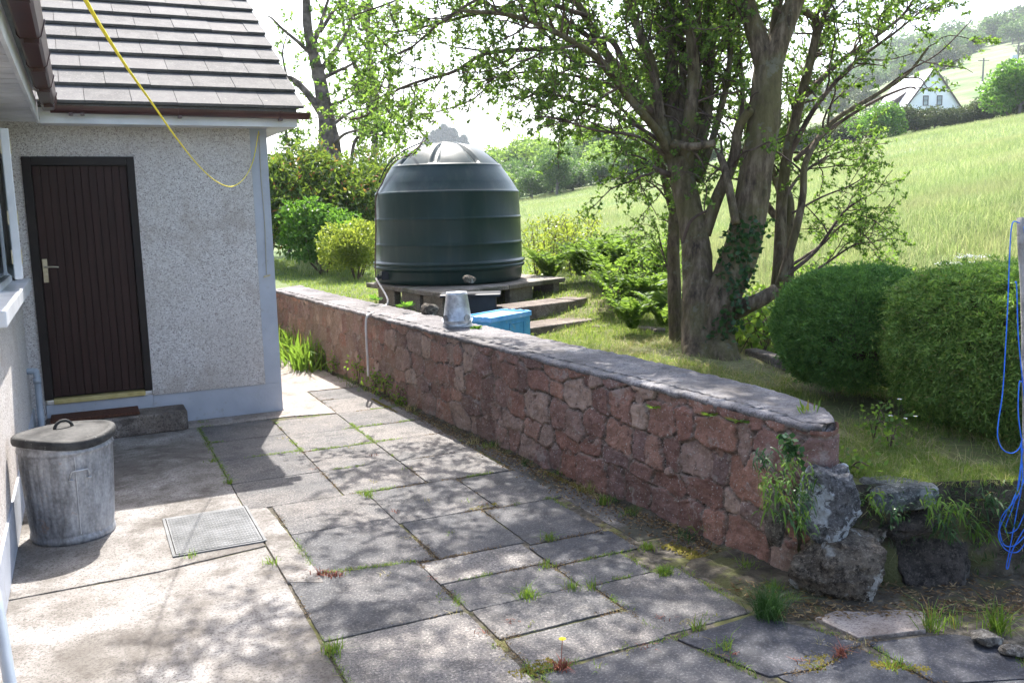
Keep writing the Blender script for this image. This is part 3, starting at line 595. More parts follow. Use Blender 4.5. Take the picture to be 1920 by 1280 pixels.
# doormat, manhole cover, stone at the corner, leaning pipe
m = MB(); m.box(-.33, .33, 7.93, 8.19, .168, .195); o = m.build('doormat', 'coir', bevel=.006); tag(o, 'rust brown coir doormat lying on the concrete step under the door', 'doormat')
mh = empty('manhole_cover', (.55, 5.25, .004), 'pale chequered steel inspection cover set in the concrete near the bin', 'manhole cover')
m = MB(); m.box(.325, .775, 4.935, 5.565, .003, .012); m.build('plate', 'checker_steel', mh)
m = MB()
for i in range(26):
    for j in range(36):
        x, y = .34+.0168*i, 4.95+.0168*j
        if x > .765 or y > 5.555: continue
        s_ = 1 if (i+j) % 2 else -1; m.obox((x, y, .0125), (.0055, .0055*s_, 0), (-.0018*s_, .0018, 0), (0, 0, .0012))
m.build('tread', 'checker_steel', mh)
m = MB(); m.box(.305, .320, 4.915, 5.585, .002, .010); m.box(.780, .795, 4.915, 5.585, .007, .0115); m.box(.32, .78, 4.915, 4.928, .002, .010); m.box(.32, .78, 5.571, 5.585, .002, .010); m.build('frame', 'checker_steel', mh)
def pipe_thing(name, P, r, mat, label, cat_, group=None, n=8):
    o = MB().tube(P, r, n).build(name, mat, smooth=True); return tag(o, label, cat_, group)
pipe_thing('leaning_pole', [D(-22, 1060, 2.55), D(-2, 1150, 2.5), D(22, 1300, 2.4), D(40, 1400, 2.36)], .016, 'grey_pipe', 'pale grey pole leaning in the bottom left corner by the house wall', 'pole')
# ------------------------------------------------------------------ rocks
def rock(name, c, size, mat, label, cat_='stone', rot=(0, 0, 0), box=.5, seed=0, rough_=.13, sub=5, cuts=5, group=None, fine=.02):
    import bmesh
    bm = bmesh.new(); bmesh.ops.create_icosphere(bm, subdivisions=sub, radius=1); r_ = random.Random(seed); sh = Vector((seed*3.7, seed*1.9, seed))
    pl = []
    for k in range(cuts):
        v = Vector((r_.gauss(0, 1), r_.gauss(0, 1), r_.gauss(0, 1))).normalized(); pl.append((v, r_.uniform(.72, .95)))
    e = (Matrix.Rotation(rot[2], 3, 'Z') @ Matrix.Rotation(rot[1], 3, 'Y') @ Matrix.Rotation(rot[0], 3, 'X'))
    for v in bm.verts:
        p = v.co.copy(); pw = 2+3.2*(1-box)*1.6; q = p*(abs(p.x)**pw+abs(p.y)**pw+abs(p.z)**pw)**(-1/pw)
        for n_, dd in pl:
            t_ = q.dot(n_)-dd
            if t_ > 0: q -= n_*t_*.85
        q += p*(rough_*1.3*mn.noise(p*1.6+sh)+rough_*.6*mn.noise(p*4+sh)-rough_*.5*abs(mn.noise(p*3.1+sh))+fine*mn.noise(p*11+sh)+fine*.6*mn.noise(p*26+sh))
        v.co = Vector(c)+e@Vector((q.x*size[0], q.y*size[1], q.z*size[2]))
    V = [tuple(v.co) for v in bm.verts]; Fc = [tuple(v.index for v in f_.verts) for f_ in bm.faces]; bm.free()
    o = raw(name, V, Fc, mat, smooth=True); return tag(o, label, cat_, group)
rock('stone', G(489, 771)+[0, .03, .03], (.075, .05, .055), 'brown_rock', 'small dark stone lying against the foot of the grey corner band', seed=4, sub=4, cuts=7)
rock('stone', G(462, 771)+[0, .02, .01], (.05, .03, .02), 'dark_rock', 'flat dark pebble left of the stone at the house corner', seed=5, sub=3)
def on(px, py, z, d=None): return G(px, py, z)
RZ = math.atan2(RH[1], RH[0])
def DD(px, py, d): return D(px, py, d)
rock('boulder', D(1586, 1066, 4.12)+[0, .05, 0], (.205, .16, .132), 'brown_rock', 'large rounded brown boulder with white lichen on the ground under the tall grey stone', 'boulder', (0, 0, RZ), .4, 11, .12, 6, 6, fine=.045)
rock('boulder', D(1574, 950, 4.12)+[0, .05, 0], (.138, .11, .168), 'lichen_rock', 'tall grey stone spotted with white lichen standing on the brown boulder', 'boulder', (.1, .22, RZ), .5, 15, .14, 6, 7, fine=.05)
rock('boulder', D(1758, 1060, 4.3)+[0, .05, 0], (.205, .16, .135), 'dark_rock', 'dark smooth boulder low in the bank to the right of the brown boulder', 'boulder', (0, .05, RZ), .6, 23, .08, 6, 5)
rock('boulder', D(1693, 926, 4.3)+[0, .03, 0], (.155, .13, .066), 'slate_rock', 'flat grey slate block under the lawn edge', 'stone', (0, -.06, RZ), .45, 31, .07, 6, 8)
rock('boulder', D(1700, 984, 4.3)+[0, .03, 0], (.165, .14, .066), 'dark_rock', 'dark wedge shaped rock between the slate block and the dark boulder', 'stone', (0, -.12, RZ), .6, 37, .12, 6, 8)
rock('boulder', D(1640, 965, 4.35)+[0, .02, 0], (.06, .06, .07), 'brown_rock', 'small reddish brown stone wedged right of the lichened stone', 'stone', (0, 0, RZ), .7, 41, .15, 5, 6)
rock('boulder', D(1648, 1000, 4.28)+[0, .02, 0], (.05, .06, .035), 'brown_rock', 'small reddish stone on top of the brown boulder', 'stone', (0, .1, RZ), .7, 43, .15, 5, 6)
rock('boulder', D(1470, 985, 4.12)+[.05, .12, 0], (.055, .06, .145), 'brown_rock', 'upright brown stone between the wall end and the brown boulder', 'stone', (0, .02, RZ), .55, 47, .12, 5, 8)
rock('boulder', D(1900, 1040, 4.5)+[0, .06, 0], (.19, .15, .14), 'brown_rock', 'dark stone in the bank behind the blue rope', 'stone', (0, 0, RZ), .6, 53, .12, 5, 8)
rock('boulder', D(1880, 955, 4.5)+[0, .06, 0], (.19, .14, .08), 'dark_rock', 'dark mossy stone at the lawn edge beside the post', 'stone', (0, 0, RZ), .6, 59, .12, 5, 8)
rock('stone', G(1845, 1208)+[0, 0, .03], (.062, .045, .026), 'pale_rock', 'flat pale stone chip on the dark paving at lower right', seed=61, sub=4, box=.5, cuts=9, rot=(0, .1, RZ))
rock('stone', G(1905, 1228)+[0, 0, .02], (.06, .04, .02), 'pale_rock', 'pale stone chip at the right edge of the paving', seed=67, sub=4, box=.5, cuts=9, rot=(0, .1, RZ))
rock('stone', G(1128, 1000)+[0, 0, .005], (.012, .012, .01), 'pale_rock', 'tiny white pebble on the paving near the wall foot', seed=68, sub=3)
# ------------------------------------------------------------------ rubble wall
def seg(P, step):
    P = np.array(P, float); O = []
    for a, b_ in zip(P[:-1], P[1:]):
        m = max(1, int(np.linalg.norm(b_-a)/step))
        O += [a+(b_-a)*k/m for k in range(m)]
    O.append(P[-1]); return np.array(O)
def smoothp(P, step): return seg(spline(P, 10), step)
wallroot = empty('retaining_wall', (2.9, 5, 0), 'long low wall of reddish sandstone rubble with a grey cement top along the paving', 'stone wall')
pth = smoothp([(2.9, 11.0), (3.02, 8.6), (3.29, 6), (3.40, 4.6), (3.42, 3.9), (3.38, 3.55), (3.26, 3.26), (3.12, 3.10), (3.03, 3.08), (2.985, 3.2), (2.965, 3.5), (2.93, 4), (2.83, 5), (2.76, 6), (2.69, 7), (2.56, 8.6), (2.42, 10.3), (2.32, 12.0), (2.27, 12.3), (2.12, 12.38), (1.2, 12.42)], .0105)
Ls = np.concatenate([[0], np.cumsum(np.linalg.norm(np.diff(pth, axis=0), axis=1))])
T_ = np.gradient(pth, axis=0); T_ = unit(T_); NR = np.stack([T_[:, 1], -T_[:, 0]], 1)
# outward side: at the front face it must point to -x
i0 = np.argmin(np.abs(pth[:, 1]-6)+10*(pth[:, 0] > 3)); 
if NR[i0, 0] > 0: NR = -NR
hs = np.arange(-.03, .748, .0095); ns, nh = len(pth), len(hs)
SS, HH = np.meshgrid(Ls, hs, indexing='ij')
r_ = np.random.default_rng(5); seeds = []
h = .0; row = 0
while h < .74:
    rh = r_.uniform(.11, .21); x = -.2
    while x < Ls[-1]+.3:
        wd = r_.uniform(.10, .34); seeds.append((x+wd/2, h+rh/2+r_.uniform(-.045, .045), wd, rh*r_.uniform(.8, 1.3))); x += wd
        if r_.random() < .25: seeds.append((x-wd/2, h+rh*.95, .06, .05))
    h += rh
seeds = np.array(seeds)
ws = SS+.03*fbm(SS*5, HH*5, o=4, s=20)+.012*fbm(SS*22, HH*22, o=2, s=26); wh = HH+.026*fbm(SS*5, HH*6, o=4, s=30)+.010*fbm(SS*22, HH*22, o=2, s=33)
F1 = np.full(SS.shape, 9.); F2 = F1.copy(); ID = np.zeros(SS.shape, int)
for k, (sx, sh_, wd, rh) in enumerate(seeds):
    m0 = np.searchsorted(Ls, sx-.5); m1 = np.searchsorted(Ls, sx+.5)
    if m1 <= m0: continue
    dx = (ws[m0:m1]-sx)/(wd*.5); dy = (wh[m0:m1]-sh_)/(rh*.5); dd = (np.abs(dx)**2.6+np.abs(dy)**2.6)**(1/2.6)
    f1 = F1[m0:m1]; f2 = F2[m0:m1]; idd = ID[m0:m1]; nw = dd < f1
    f2[:] = np.where(nw, f1, np.minimum(f2, dd)); f1[:] = np.where(nw, dd, f1); idd[:] = np.where(nw, k, idd)
edge = (F2-F1)*.09
cellr = r_.random(len(seeds))[ID]; smear = sstep(SS, Ls[-1]-9.0, Ls[-1]-4.0)
off = r_.uniform(-.012, .014, len(seeds))[ID]
yy_ = pth[:, 1][:, None]
disp = (sstep(edge, .0, .012)*(.022*(1-.5*smear))+off*sstep(edge, 0, .02)*(1-.5*smear)+.015*fbm(SS*9, HH*9, 0, 5, 40)+.006*fbm(SS*30, HH*30, 0, 3, 60)-.006*np.abs(fbm(SS*16, HH*20, 0, 3, 80))-.012)
disp += .02*(1-HH/.7)          # slight batter
X = pth[:, 0][:, None]+NR[:, 0][:, None]*disp; Y = pth[:, 1][:, None]+NR[:, 1][:, None]*disp
i = np.arange(ns*nh).reshape(ns, nh); Q = np.stack([i[:-1, :-1], i[1:, :-1], i[1:, 1:], i[:-1, 1:]], -1).reshape(-1, 4)[:, ::-1]
raw('stonework', np.stack([X, Y, HH], -1), Q.copy(), 'sandstone', wallroot, smooth=True, attrs={'cell': cellr.ravel(), 'mort': edge.ravel(), 'smear': smear.ravel()})
# cement top: strip between the two faces, thin, with a ragged rounded lip
fr = smoothp([(3.03, 3.08), (2.985, 3.2), (2.965, 3.5), (2.93, 4), (2.83, 5), (2.76, 6), (2.69, 7), (2.56, 8.6), (2.42, 10.3), (2.32, 12.0), (2.25, 12.36)], .02)
bk = smoothp([(3.12, 3.10), (3.26, 3.26), (3.36, 3.5), (3.42, 3.9), (3.41, 4.6), (3.36, 5.3), (3.29, 6), (3.21, 7), (3.06, 8.6), (2.90, 10.3), (2.8, 12.0), (2.78, 12.8)], .03)
n = 700; ps = np.linspace(0, 1, n)
def resamp(P, n):
    L = np.concatenate([[0], np.cumsum(np.linalg.norm(np.diff(P, axis=0), axis=1))]); t_ = ps*L[-1]; return np.stack([np.interp(t_, L, P[:, 0]), np.interp(t_, L, P[:, 1])], 1)
fr, bk = resamp(fr, n), resamp(bk, n)
prof = [(.004, -.030), (-.012, -.022), (-.016, -.008), (-.014, .002), (-.006, .007), (.02, .009)]+[(k, .010) for k in np.linspace(.08, .9, 20)]+[(.95, .006), (1.0, -.012), (1.03, -.05), (1.03, -.12)]
V = []
for a, b_ in zip(fr, bk):
    wv = b_-a; Wn = np.linalg.norm(wv); u_ = wv/Wn
    for q, z in prof:
        p = a+(u_*q if q < .1 else wv*q)
        rg = .016*mn.noise(Vector((p[0]*7, p[1]*7, 2)))+.012*mn.noise(Vector((p[0]*19, p[1]*19, 5)))+.007*mn.noise(Vector((p[0]*45, p[1]*45, 5)))
        rag = .020*mn.noise(Vector((a[0]*11, a[1]*11, 9)))+.012*mn.noise(Vector((a[0]*31, a[1]*31, 1)))
        if z < -.03 and q < .1: z += rag*1.3; 
        if q < .06: p = p-u_*(rag*.8)
        V.append((p[0], p[1], .755+z+rg*.55))
k = len(prof); i = np.arange(n*k).reshape(n, k); Q = np.stack([i[:-1, :-1], i[:-1, 1:], i[1:, 1:], i[1:, :-1]], -1).reshape(-1, 4)
Q = Q.tolist(); Q.append(tuple(range(k))); raw('cement_top', V, [tuple(q) for q in Q], 'cement_cap', wallroot, smooth=True)
ct = MB().prism([(2.2, 12.34), (2.2, 12.9), (1.2, 12.95), (1.2, 12.38)], .70, .765); ct.build('cement_top', 'cement_cap', wallroot, bevel=.012)
# ------------------------------------------------------------------ dustbin
bx, by = -.17, 5.60; bin_ = empty('dustbin', (bx, by, 0), 'dented galvanised dustbin with ribbed sides and warped black lid beside the house wall', 'dustbin')
def ribs(r, z, a): 
    q = 0
    if .07 < z < .50: q = .0035*math.cos(a*44)
    return (r+q)*(1+.006*math.sin(3*a+1)), z
m = MB(); prof_ = [(0, .012), (.205, .012), (.212, .0), (.220, .002), (.224, .015), (.222, .035), (.216, .045), (.219, .055)]+[(.219+.023*t_, .07+.43*t_) for t_ in np.linspace(0, 1, 12)]+[(.244, .51), (.250, .517), (.250, .527), (.244, .535), (.244, .555), (.251, .562), (.251, .572), (.240, .572), (.236, .55), (.21, .05), (0, .05)]
m.lathe(prof_, (bx, by, 0), 132, ribs); m.build('body', 'old_galvanised', bin_, smooth=True)
a_ = math.atan2(-by, -bx)+.18
def bp(r, ang, z): return (bx+r*math.cos(ang), by+r*math.sin(ang), z)
m = MB(); m.tube([bp(.236, a_-.14, .385), bp(.243, a_-.14, .385), bp(.250, a_-.14, .40), bp(.253, a_-.1, .425), bp(.253, a_+.22, .425), bp(.250, a_+.26, .40), bp(.243, a_+.26, .385), bp(.236, a_+.26, .385)], .0045, 6)
for q in (-.14, .26): m.lathe([(0, -.003), (.014, -.003), (.014, .003), (0, .003)], bp(.238, a_+q, .375), 8)
m.build('handle', 'galvanised', bin_, smooth=True)
m = MB(); m.tube([bp(.219+.023*t_+.0045, a_-.02, .06+.44*t_) for t_ in np.linspace(0, 1, 6)], .003, 6); m.build('seam', 'galvanised', bin_)
lid = empty('lid', (0, 0, 0)); lid.parent = bin_; lid.location = (0, 0, .57)
def warpl(r, z, a): 
    w_ = (r/.26)**2*(.011*math.sin(2*a+.6)+.005*math.sin(3*a+2.2)); rr = r*(1+.012*math.sin(2*a+1)+.006*math.sin(5*a+1)); return rr, z+w_
m = MB(); m.lathe([(.262, .556), (.266, .572), (.264, .594), (.255, .603), (.23, .606), (.22, .600), (.15, .608), (.10, .618), (.05, .622), (0.001, .622)], (bx, by, 0), 64, warpl); m.build('cover', 'black_rubber', lid, smooth=True)
m = MB(); m.tube([(bx-.045+.09*(1-math.cos(t_))/2, by-.02*math.cos(t_), .617+.045*math.sin(t_)) for t_ in np.linspace(0, math.pi, 11)], .009, 8); m.build('handle', 'black_rubber', lid, smooth=True)
# ------------------------------------------------------------------ upside-down bucket
bc = G(858, 612, .765); bk_ = empty('bucket', bc, 'shiny galvanised bucket standing upside down on the wall top', 'bucket')
m = MB(); m.lathe([(.128, .0), (.132, .004), (.132, .012), (.128, .018), (.126, .055), (.1285, .058), (.1275, .062), (.124, .064), (.108, .18), (.094, .283), (.0945, .287), (.092, .289), (.090, .304), (.087, .305), (.086, .290), (0, .288)], bc, 48, lambda r, z, a: (r*(1+.01*math.sin(2*a+.5)), z)); m.build('body', 'galvanised', bk_, smooth=True)
ang = math.atan2(-bc[1], -bc[0])
for q in (-.95, .75):
    m = MB(); 
    V = [bc+np.array([0, 0, .085])+np.array([math.cos(ang+q), math.sin(ang+q), 0])*.1245+np.array([-math.sin(ang+q), math.cos(ang+q), 0])*.033*math.cos(t_)+np.array([0, 0, .028*math.sin(t_)]) for t_ in np.linspace(0, 2*math.pi, 17)[:-1]]
    V = [bc+(v-bc)*np.array([1, 1, 1])*1 for v in V]; m.add(V, [tuple(range(16))]); o = m.build('lug', 'old_galvanised', bk_); sm = o.modifiers.new('t', 'SOLIDIFY'); sm.thickness = .008; sm.offset = 0
m = MB(); e_ = np.array([-math.sin(ang), math.cos(ang), 0]); f_ = np.array([math.cos(ang), math.sin(ang), 0])
m.tube([bc+e_*.131*math.cos(t_)+f_*(.138*math.sin(t_))+np.array([0, 0, .065-.05*math.sin(t_)]) for t_ in np.linspace(-.1, math.pi+.1, 15)], .004, 6); m.build('handle', 'old_galvanised', bk_, smooth=True)
# ------------------------------------------------------------------ blue fish box
zt = .79; NC, RC, LC = G(921, 597, zt), G(997, 583, zt), G(885, 582, zt)
ux = unit((RC-NC)[:2]); uy = np.array([-ux[1], ux[0]]); wx = np.linalg.norm((RC-NC)[:2]); wy = .36
zb = float(terr(3.6, 7.7))-.005; box = empty('fish_box', (*(NC[:2]+ux*wx/2+uy*wy/2), zb), 'bright blue plastic storage box with a lid standing behind the wall beside the bucket', 'plastic box')
def ob(mb, u0, u1, v0, v1, z0, z1, base=NC[:2]):
    P = [base+ux*a+uy*b_ for a, b_ in ((u0, v0), (u1, v0), (u1, v1), (u0, v1))]; mb.prism([tuple(p) for p in P], z0, z1)
m = MB(); ob(m, .012, wx-.012, .012, wy-.012, zb, zt-.03)
ob(m, wx*.45, wx*.47, .004, .0125, zb+.04, zb+.19); ob(m, wx*.47, wx*.80, .004, .0125, zb+.175, zb+.19); ob(m, wx*.80, wx*.82, .004, .0125, zb+.04, zb+.19); m.build('body', 'blue_plastic', box, bevel=.006)
m = MB(); ob(m, 0, wx, 0, wy, zt-.042, zt-.008); ob(m, 0, wx, 0, .018, zt-.008, zt+.004); ob(m, 0, wx, wy-.018, wy, zt-.008, zt+.004); ob(m, 0, .018, .018, wy-.018, zt-.008, zt+.004); ob(m, wx-.018, wx, .018, wy-.018, zt-.008, zt+.004)
for q in (.1, .3, .55, .8): ob(m, -.006, 0.004, wy*q, wy*q+.05, zt-.03, zt+.010); ob(m, wx-.004, wx+.006, wy*q, wy*q+.05, zt-.03, zt+.010)
m.build('lid', 'blue_lid', box, bevel=.004)
gb = G(1020, 648, .55); m = MB(); m.prism([tuple(gb[:2]+ux*a+uy*b_) for a, b_ in ((-.11, -.05), (.11, -.06), (.12, .12), (-.10, .12))], .49, .59); tag(m.build('pale_block', 'pale_rock', bevel=.015), 'small pale grey block on the grass right of the blue box', 'block')
# ------------------------------------------------------------------ oil tank
TC = np.array([4.12, 10.52, .91]); tank = empty('oil_tank', TC, 'dark green plastic heating oil tank with domed ribbed top on a block platform', 'oil tank')
def dome(r, z, a):
    if z > 1.40 and .16 < r < .655:
        k_ = abs(((a*8/(2*math.pi)+.25) % 1)-.5)*2      # 0 in trough centre
        dpt = .045*min(1, max(0, (r-.16)/.1))*min(1, max(0, (.665-r)/.05))
        if k_ < .16: return r, z-dpt
        if k_ < .2: return r, z-dpt*(1-(k_-.16)/.04)
    return r, z
m = MB(); pr = [(0, 0), (.86, 0), (.885, .02), (.895, .06), (.90, .15), (.915, .165), (.93, .175), (.932, .20), (.918, .208), (.918, .222), (.934, .230), (.934, .246), (.915, .258), (.902, .27)]
pr += [(.900, .44), (.906, .452), (.905, .470), (.897, .482), (.893, .74), (.899, .752), (.898, .768), (.889, .780), (.880, 1.04), (.882, 1.062), (.872, 1.078), (.862, 1.084)]
pr += [(.80, 1.19), (.73, 1.29), (.675, 1.365), (.672, 1.382), (.655, 1.392)]+[(.655-.525*t_, 1.392+.262*(1-(1-t_)**2.1)) for t_ in np.linspace(.03, 1, 16)]

prs = []
for i_, (a, b_) in enumerate(pr):
    if 0 < i_ < len(pr)-16:
        for (c_2, d_2), w_2 in ((pr[i_-1], 1), (pr[i_+1], 1)):
            L_2 = math.hypot(c_2-a, d_2-b_); f_2 = min(.35, .003/max(L_2, 1e-6)); prs.append((a+(c_2-a)*f_2, b_+(d_2-b_)*f_2))
    else: prs.append((a, b_))
m.lathe(prs, TC, 200, dome); m.build('shell', 'tank_plastic', tank, smooth=True)
zt_ = pr[-1][1]
m = MB(); m.lathe([(.17, zt_-.02), (.165, zt_+.0), (.155, zt_+.010), (.07, zt_+.014), (.0, zt_+.014)], TC, 32); m.build('cap', 'tank_plastic', tank, smooth=True, bevel=.004)
va = math.atan2(-TC[1], -TC[0])      # towards the viewer
def tp(r, a, z): return TC+np.array([r*math.cos(va+a), r*math.sin(va+a), z])
m = MB(); q = tp(.92, -.98, .11); m.obox(q, (.05, 0, 0), (0, .04, 0), (0, 0, .05)); m.tube([q, tp(1.02, -1.0, .085)], .022, 8); m.tube([tp(1.0, -1.0, .06), tp(1.0, -1.0, .13)], .014, 8); m.build('outlet', 'black_plastic', tank, bevel=.006)
m = MB(); m.tube(spline([D(797, 263, 10.5), D(770, 288, 10.45), tp(.70, -1.12, 1.42), tp(.82, -1.18, 1.20), tp(.90, -1.22, 1.02), tp(.92, -1.2, .7), tp(.95, -1.2, .25), tp(.97, -1.12, .06), tp(.99, -1.03, -.02)], 6), .009, 6); m.build('sight_tube', 'brown_cable', tank, smooth=True)
m = MB(); m.tube(spline([D(797, 263, 10.5)+[.0, .02, -.01], tp(.55, -1.2, 1.56), tp(.72, -1.3, 1.41), tp(.83, -1.35, 1.20)], 6), .008, 6); m.build('cable', 'black_plastic', tank, smooth=True)
hz_ = lambda px, py, z: G(px, py, z)
m = MB(); P = [tp(1.03, -1.0, .08), D(727, 562, 10.1), D(716, 577, 9.7), D(700, 586, 9.2), G(690, 590, .785), np.array([2.575, 8.62, .74]), np.array([2.545, 8.62, .5]), np.array([2.535, 8.66, .25]), np.array([2.52, 8.66, .02]), np.array([2.45, 8.6, .0])]
P[5] = G(686, 605, .0)*0+PY(686, 605, P[4][1]-.02); P[6] = PY(687, 640, P[5][1]-.01); P[7] = PY(689, 672, P[5][1]-.02); P[8] = PY(690, 705, P[5][1]-.03); P = P[:9]
m.tube(spline(P, 6), .011, 8); tag(m.build('hose', 'white_hose', smooth=True), 'dirty white hose running from the tank outlet down over the wall', 'hose')
# platform: slabs on loose blocks
pc = TC[:2]; NCp = G(832, 551, .90)[:2]; LCp = G(686, 531, .90)[:2]; RCp = G(1060, 521, .90)[:2]
eu = unit(RCp-NCp); ev = unit(LCp-NCp); LU = np.linalg.norm(RCp-NCp); LV = np.linalg.norm(LCp-NCp)
def quad(u0, u1, v0, v1): return [tuple(NCp+eu*a+ev*b_) for a, b_ in ((u0, v0), (u1, v0), (u1, v1), (u0, v1))]
def blk(name, P, z0, z1, label, group=None, mat='block_concrete', bev=.010, cat_='block'):
    o = MB().prism(P, z0, z1).build(name, mat, bevel=bev); return tag(o, label, cat_, group)
sg = 'paving slabs under the oil tank'
blk('platform_slab', quad(0, LU*.5-.005, 0, LV*.5-.005), .85, .905, 'flat concrete slab at the near corner under the green tank', sg, cat_='slab')
blk('platform_slab', quad(LU*.5+.005, LU, 0, LV*.5-.005), .85, .905, 'flat concrete slab jutting out to the right under the green tank', sg, cat_='slab')
blk('platform_slab', quad(0, LU*.5-.005, LV*.5+.005, LV), .85, .905, 'flat concrete slab jutting out to the left under the green tank', sg, cat_='slab')
blk('platform_slab', quad(LU*.5+.005, LU, LV*.5+.005, LV), .85, .905, 'flat concrete slab at the far side under the green tank', sg, cat_='slab')
bg_ = 'concrete blocks carrying the tank slabs'
for (a, b_, c, d_, lb) in ((.05, .16, .10, .54, 'concrete block carrying the left slab right behind the mossy triangular stone'), (.05, .16, .62, 1.06, 'middle concrete block under the left edge of the tank slabs'), (.05, .16, 1.25, 1.69, 'concrete block under the outer left corner of the tank slabs'),
    (LU-.62-.44, LU-.62, .06, .17, 'upright grey block under the right slab beside the black crate'), (LU-.20, LU-.08, .05, .49, 'end-on block under the right tip of the tank slabs'), (LU-.20, LU-.08, .9, 1.3, 'rear block under the right edge of the tank slabs')):
    blk('concrete_block', quad(a, b_, c, d_), .60, .849, lb, bg_)
rock('stone', D(806, 583, 9.0)+[0, 0, .0], (.10, .07, .08), 'brown_rock', 'mossy triangular stone leaning on the blocks left of the bucket', seed=71, sub=4, box=.9, cuts=9, rot=(0, .5, .4))
# black crate under the tank edge with a stone on its lid
k1, k2 = G(850, 577, .62)[:2], 0
A = D(845, 560, 9.3)[:2]; B = D(930, 560, 9.3)[:2]; cu = unit(B-A); cvv = np.array([-cu[1], cu[0]])
cr = empty('black_crate', (*((A+B)/2), .62), 'black plastic crate with an overhanging lid tucked in front of the tank', 'crate')
m = MB(); m.prism([tuple(A), tuple(B), tuple(B+cvv*.3), tuple(A+cvv*.3)], .62, .885); m.build('body', 'black_plastic', cr, bevel=.01)
lidA, lidB = D(824, 545, 9.25)[:2], D(938, 530, 9.25)[:2]; m = MB(); m.prism([tuple(lidA-cvv*.03), tuple(lidB-cvv*.03), tuple(lidB+cvv*.34), tuple(lidA+cvv*.34)], .887, .915); m.build('lid', 'black_plastic', cr, bevel=.006)
rock('stone', D(880, 523, 9.35)+[0, 0, .0], (.068, .05, .042), 'brown_rock', 'rough brown stone weighing down the lid of the black crate', seed=73, sub=4, box=.9, cuts=9, fine=.05)
# steps and kerb blocks right of the blue box
def pxprism(P, z): return [tuple(G(x, y, z)[:2]) for x, y in P]
def step_(P0, P1, depth, z0, z1, label):
    a, b_ = G(*P0, z0)[:2], G(*P1, z0)[:2]; u_ = unit(b_-a); v_ = np.array([-u_[1], u_[0]]); return blk('step_block', [tuple(a), tuple(b_), tuple(b_+v_*depth), tuple(a+v_*depth)], z0, z1, label, 'rough concrete steps up to the tank', 'step_concrete', .016, 'step')
step_((960, 607), (1081, 590), .40, .60, .76, 'upper rough concrete step between the blue box and the ferns')
step_((1083, 590), (1103, 586), .30, .60, .77, 'short block at the right end of the upper step')
step_((985, 640), (1131, 618), .40, .49, .615, 'lower rough concrete step just right of the blue box')
step_((1135, 628), (1168, 614), .16, .50, .585, 'left piece of the low kerb between the steps and the tree')
step_((1168, 626), (1222, 633), .16, .50, .585, 'middle piece of the low kerb between the steps and the tree')
step_((1224, 634), (1248, 634), .16, .50, .585, 'right piece of the low kerb nearest the tree trunks')
step_((1395, 672), (1475, 697), .12, .50, .585, 'mossy kerb stone half buried at the foot of the tree by the clipped bush')
# ------------------------------------------------------------------ post with blue rope
post = empty('fence_post', D(1932, 1010, 4.35), 'slim weathered grey wooden post at the right edge of the picture', 'post')
m = MB(); P = [D(1938, 1090, 4.33), D(1934, 930, 4.33), D(1930, 760, 4.33), D(1926, 560, 4.33), D(1917, 408, 4.33)]; m.tube(spline(P, 5), [.030]*16+[.028]*4+[.026], 12, wob=.10); m.build('pole', 'weathered_post', post, smooth=True)
m = MB(); m.disc(D(1917, 408, 4.33)+[0, 0, .0], .026, 12); m.build('top', 'pale_rock', post)
bl = MB()
def loop(P, d0=4.26): bl.tube(spline([D(x, y, d0+(dd_[0] if dd_ else 0)) for x, y, *dd_ in P], 7), .0027, 6)
loop([(1912, 418), (1898, 420), (1893, 480), (1890, 560), (1886, 640), (1880, 735), (1872, 790), (1871, 820), (1880, 842), (1897, 849), (1911, 840), (1917, 822)])
loop([(1903, 530), (1906, 534), (1908, 600), (1910, 640), (1916, 700), (1922, 760)])
loop([(1920, 425), (1925, 470), (1930, 540), (1934, 640)])
loop([(1916, 716), (1911, 718), (1909, 770), (1914, 815), (1916, 830), (1912, 900), (1898, 940), (1876, 985), (1873, 1008), (1886, 1030), (1908, 1034), (1925, 1010), (1930, 980)])
loop([(1914, 830), (1917, 900), (1906, 960), (1893, 1030), (1887, 1060), (1890, 1064), (1898, 1032), (1915, 1000), (1925, 985)])
loop([(1918, 840), (1905, 930), (1886, 985), (1888, 998), (1906, 992), (1922, 960)])
loop([(1926, 880), (1908, 930), (1880, 965), (1874, 990), (1882, 1020), (1902, 1022), (1924, 1002)])
tag(bl.build('blue_rope', 'blue_rope', smooth=True), 'loops of bright blue cord hung on the weathered post', 'rope')
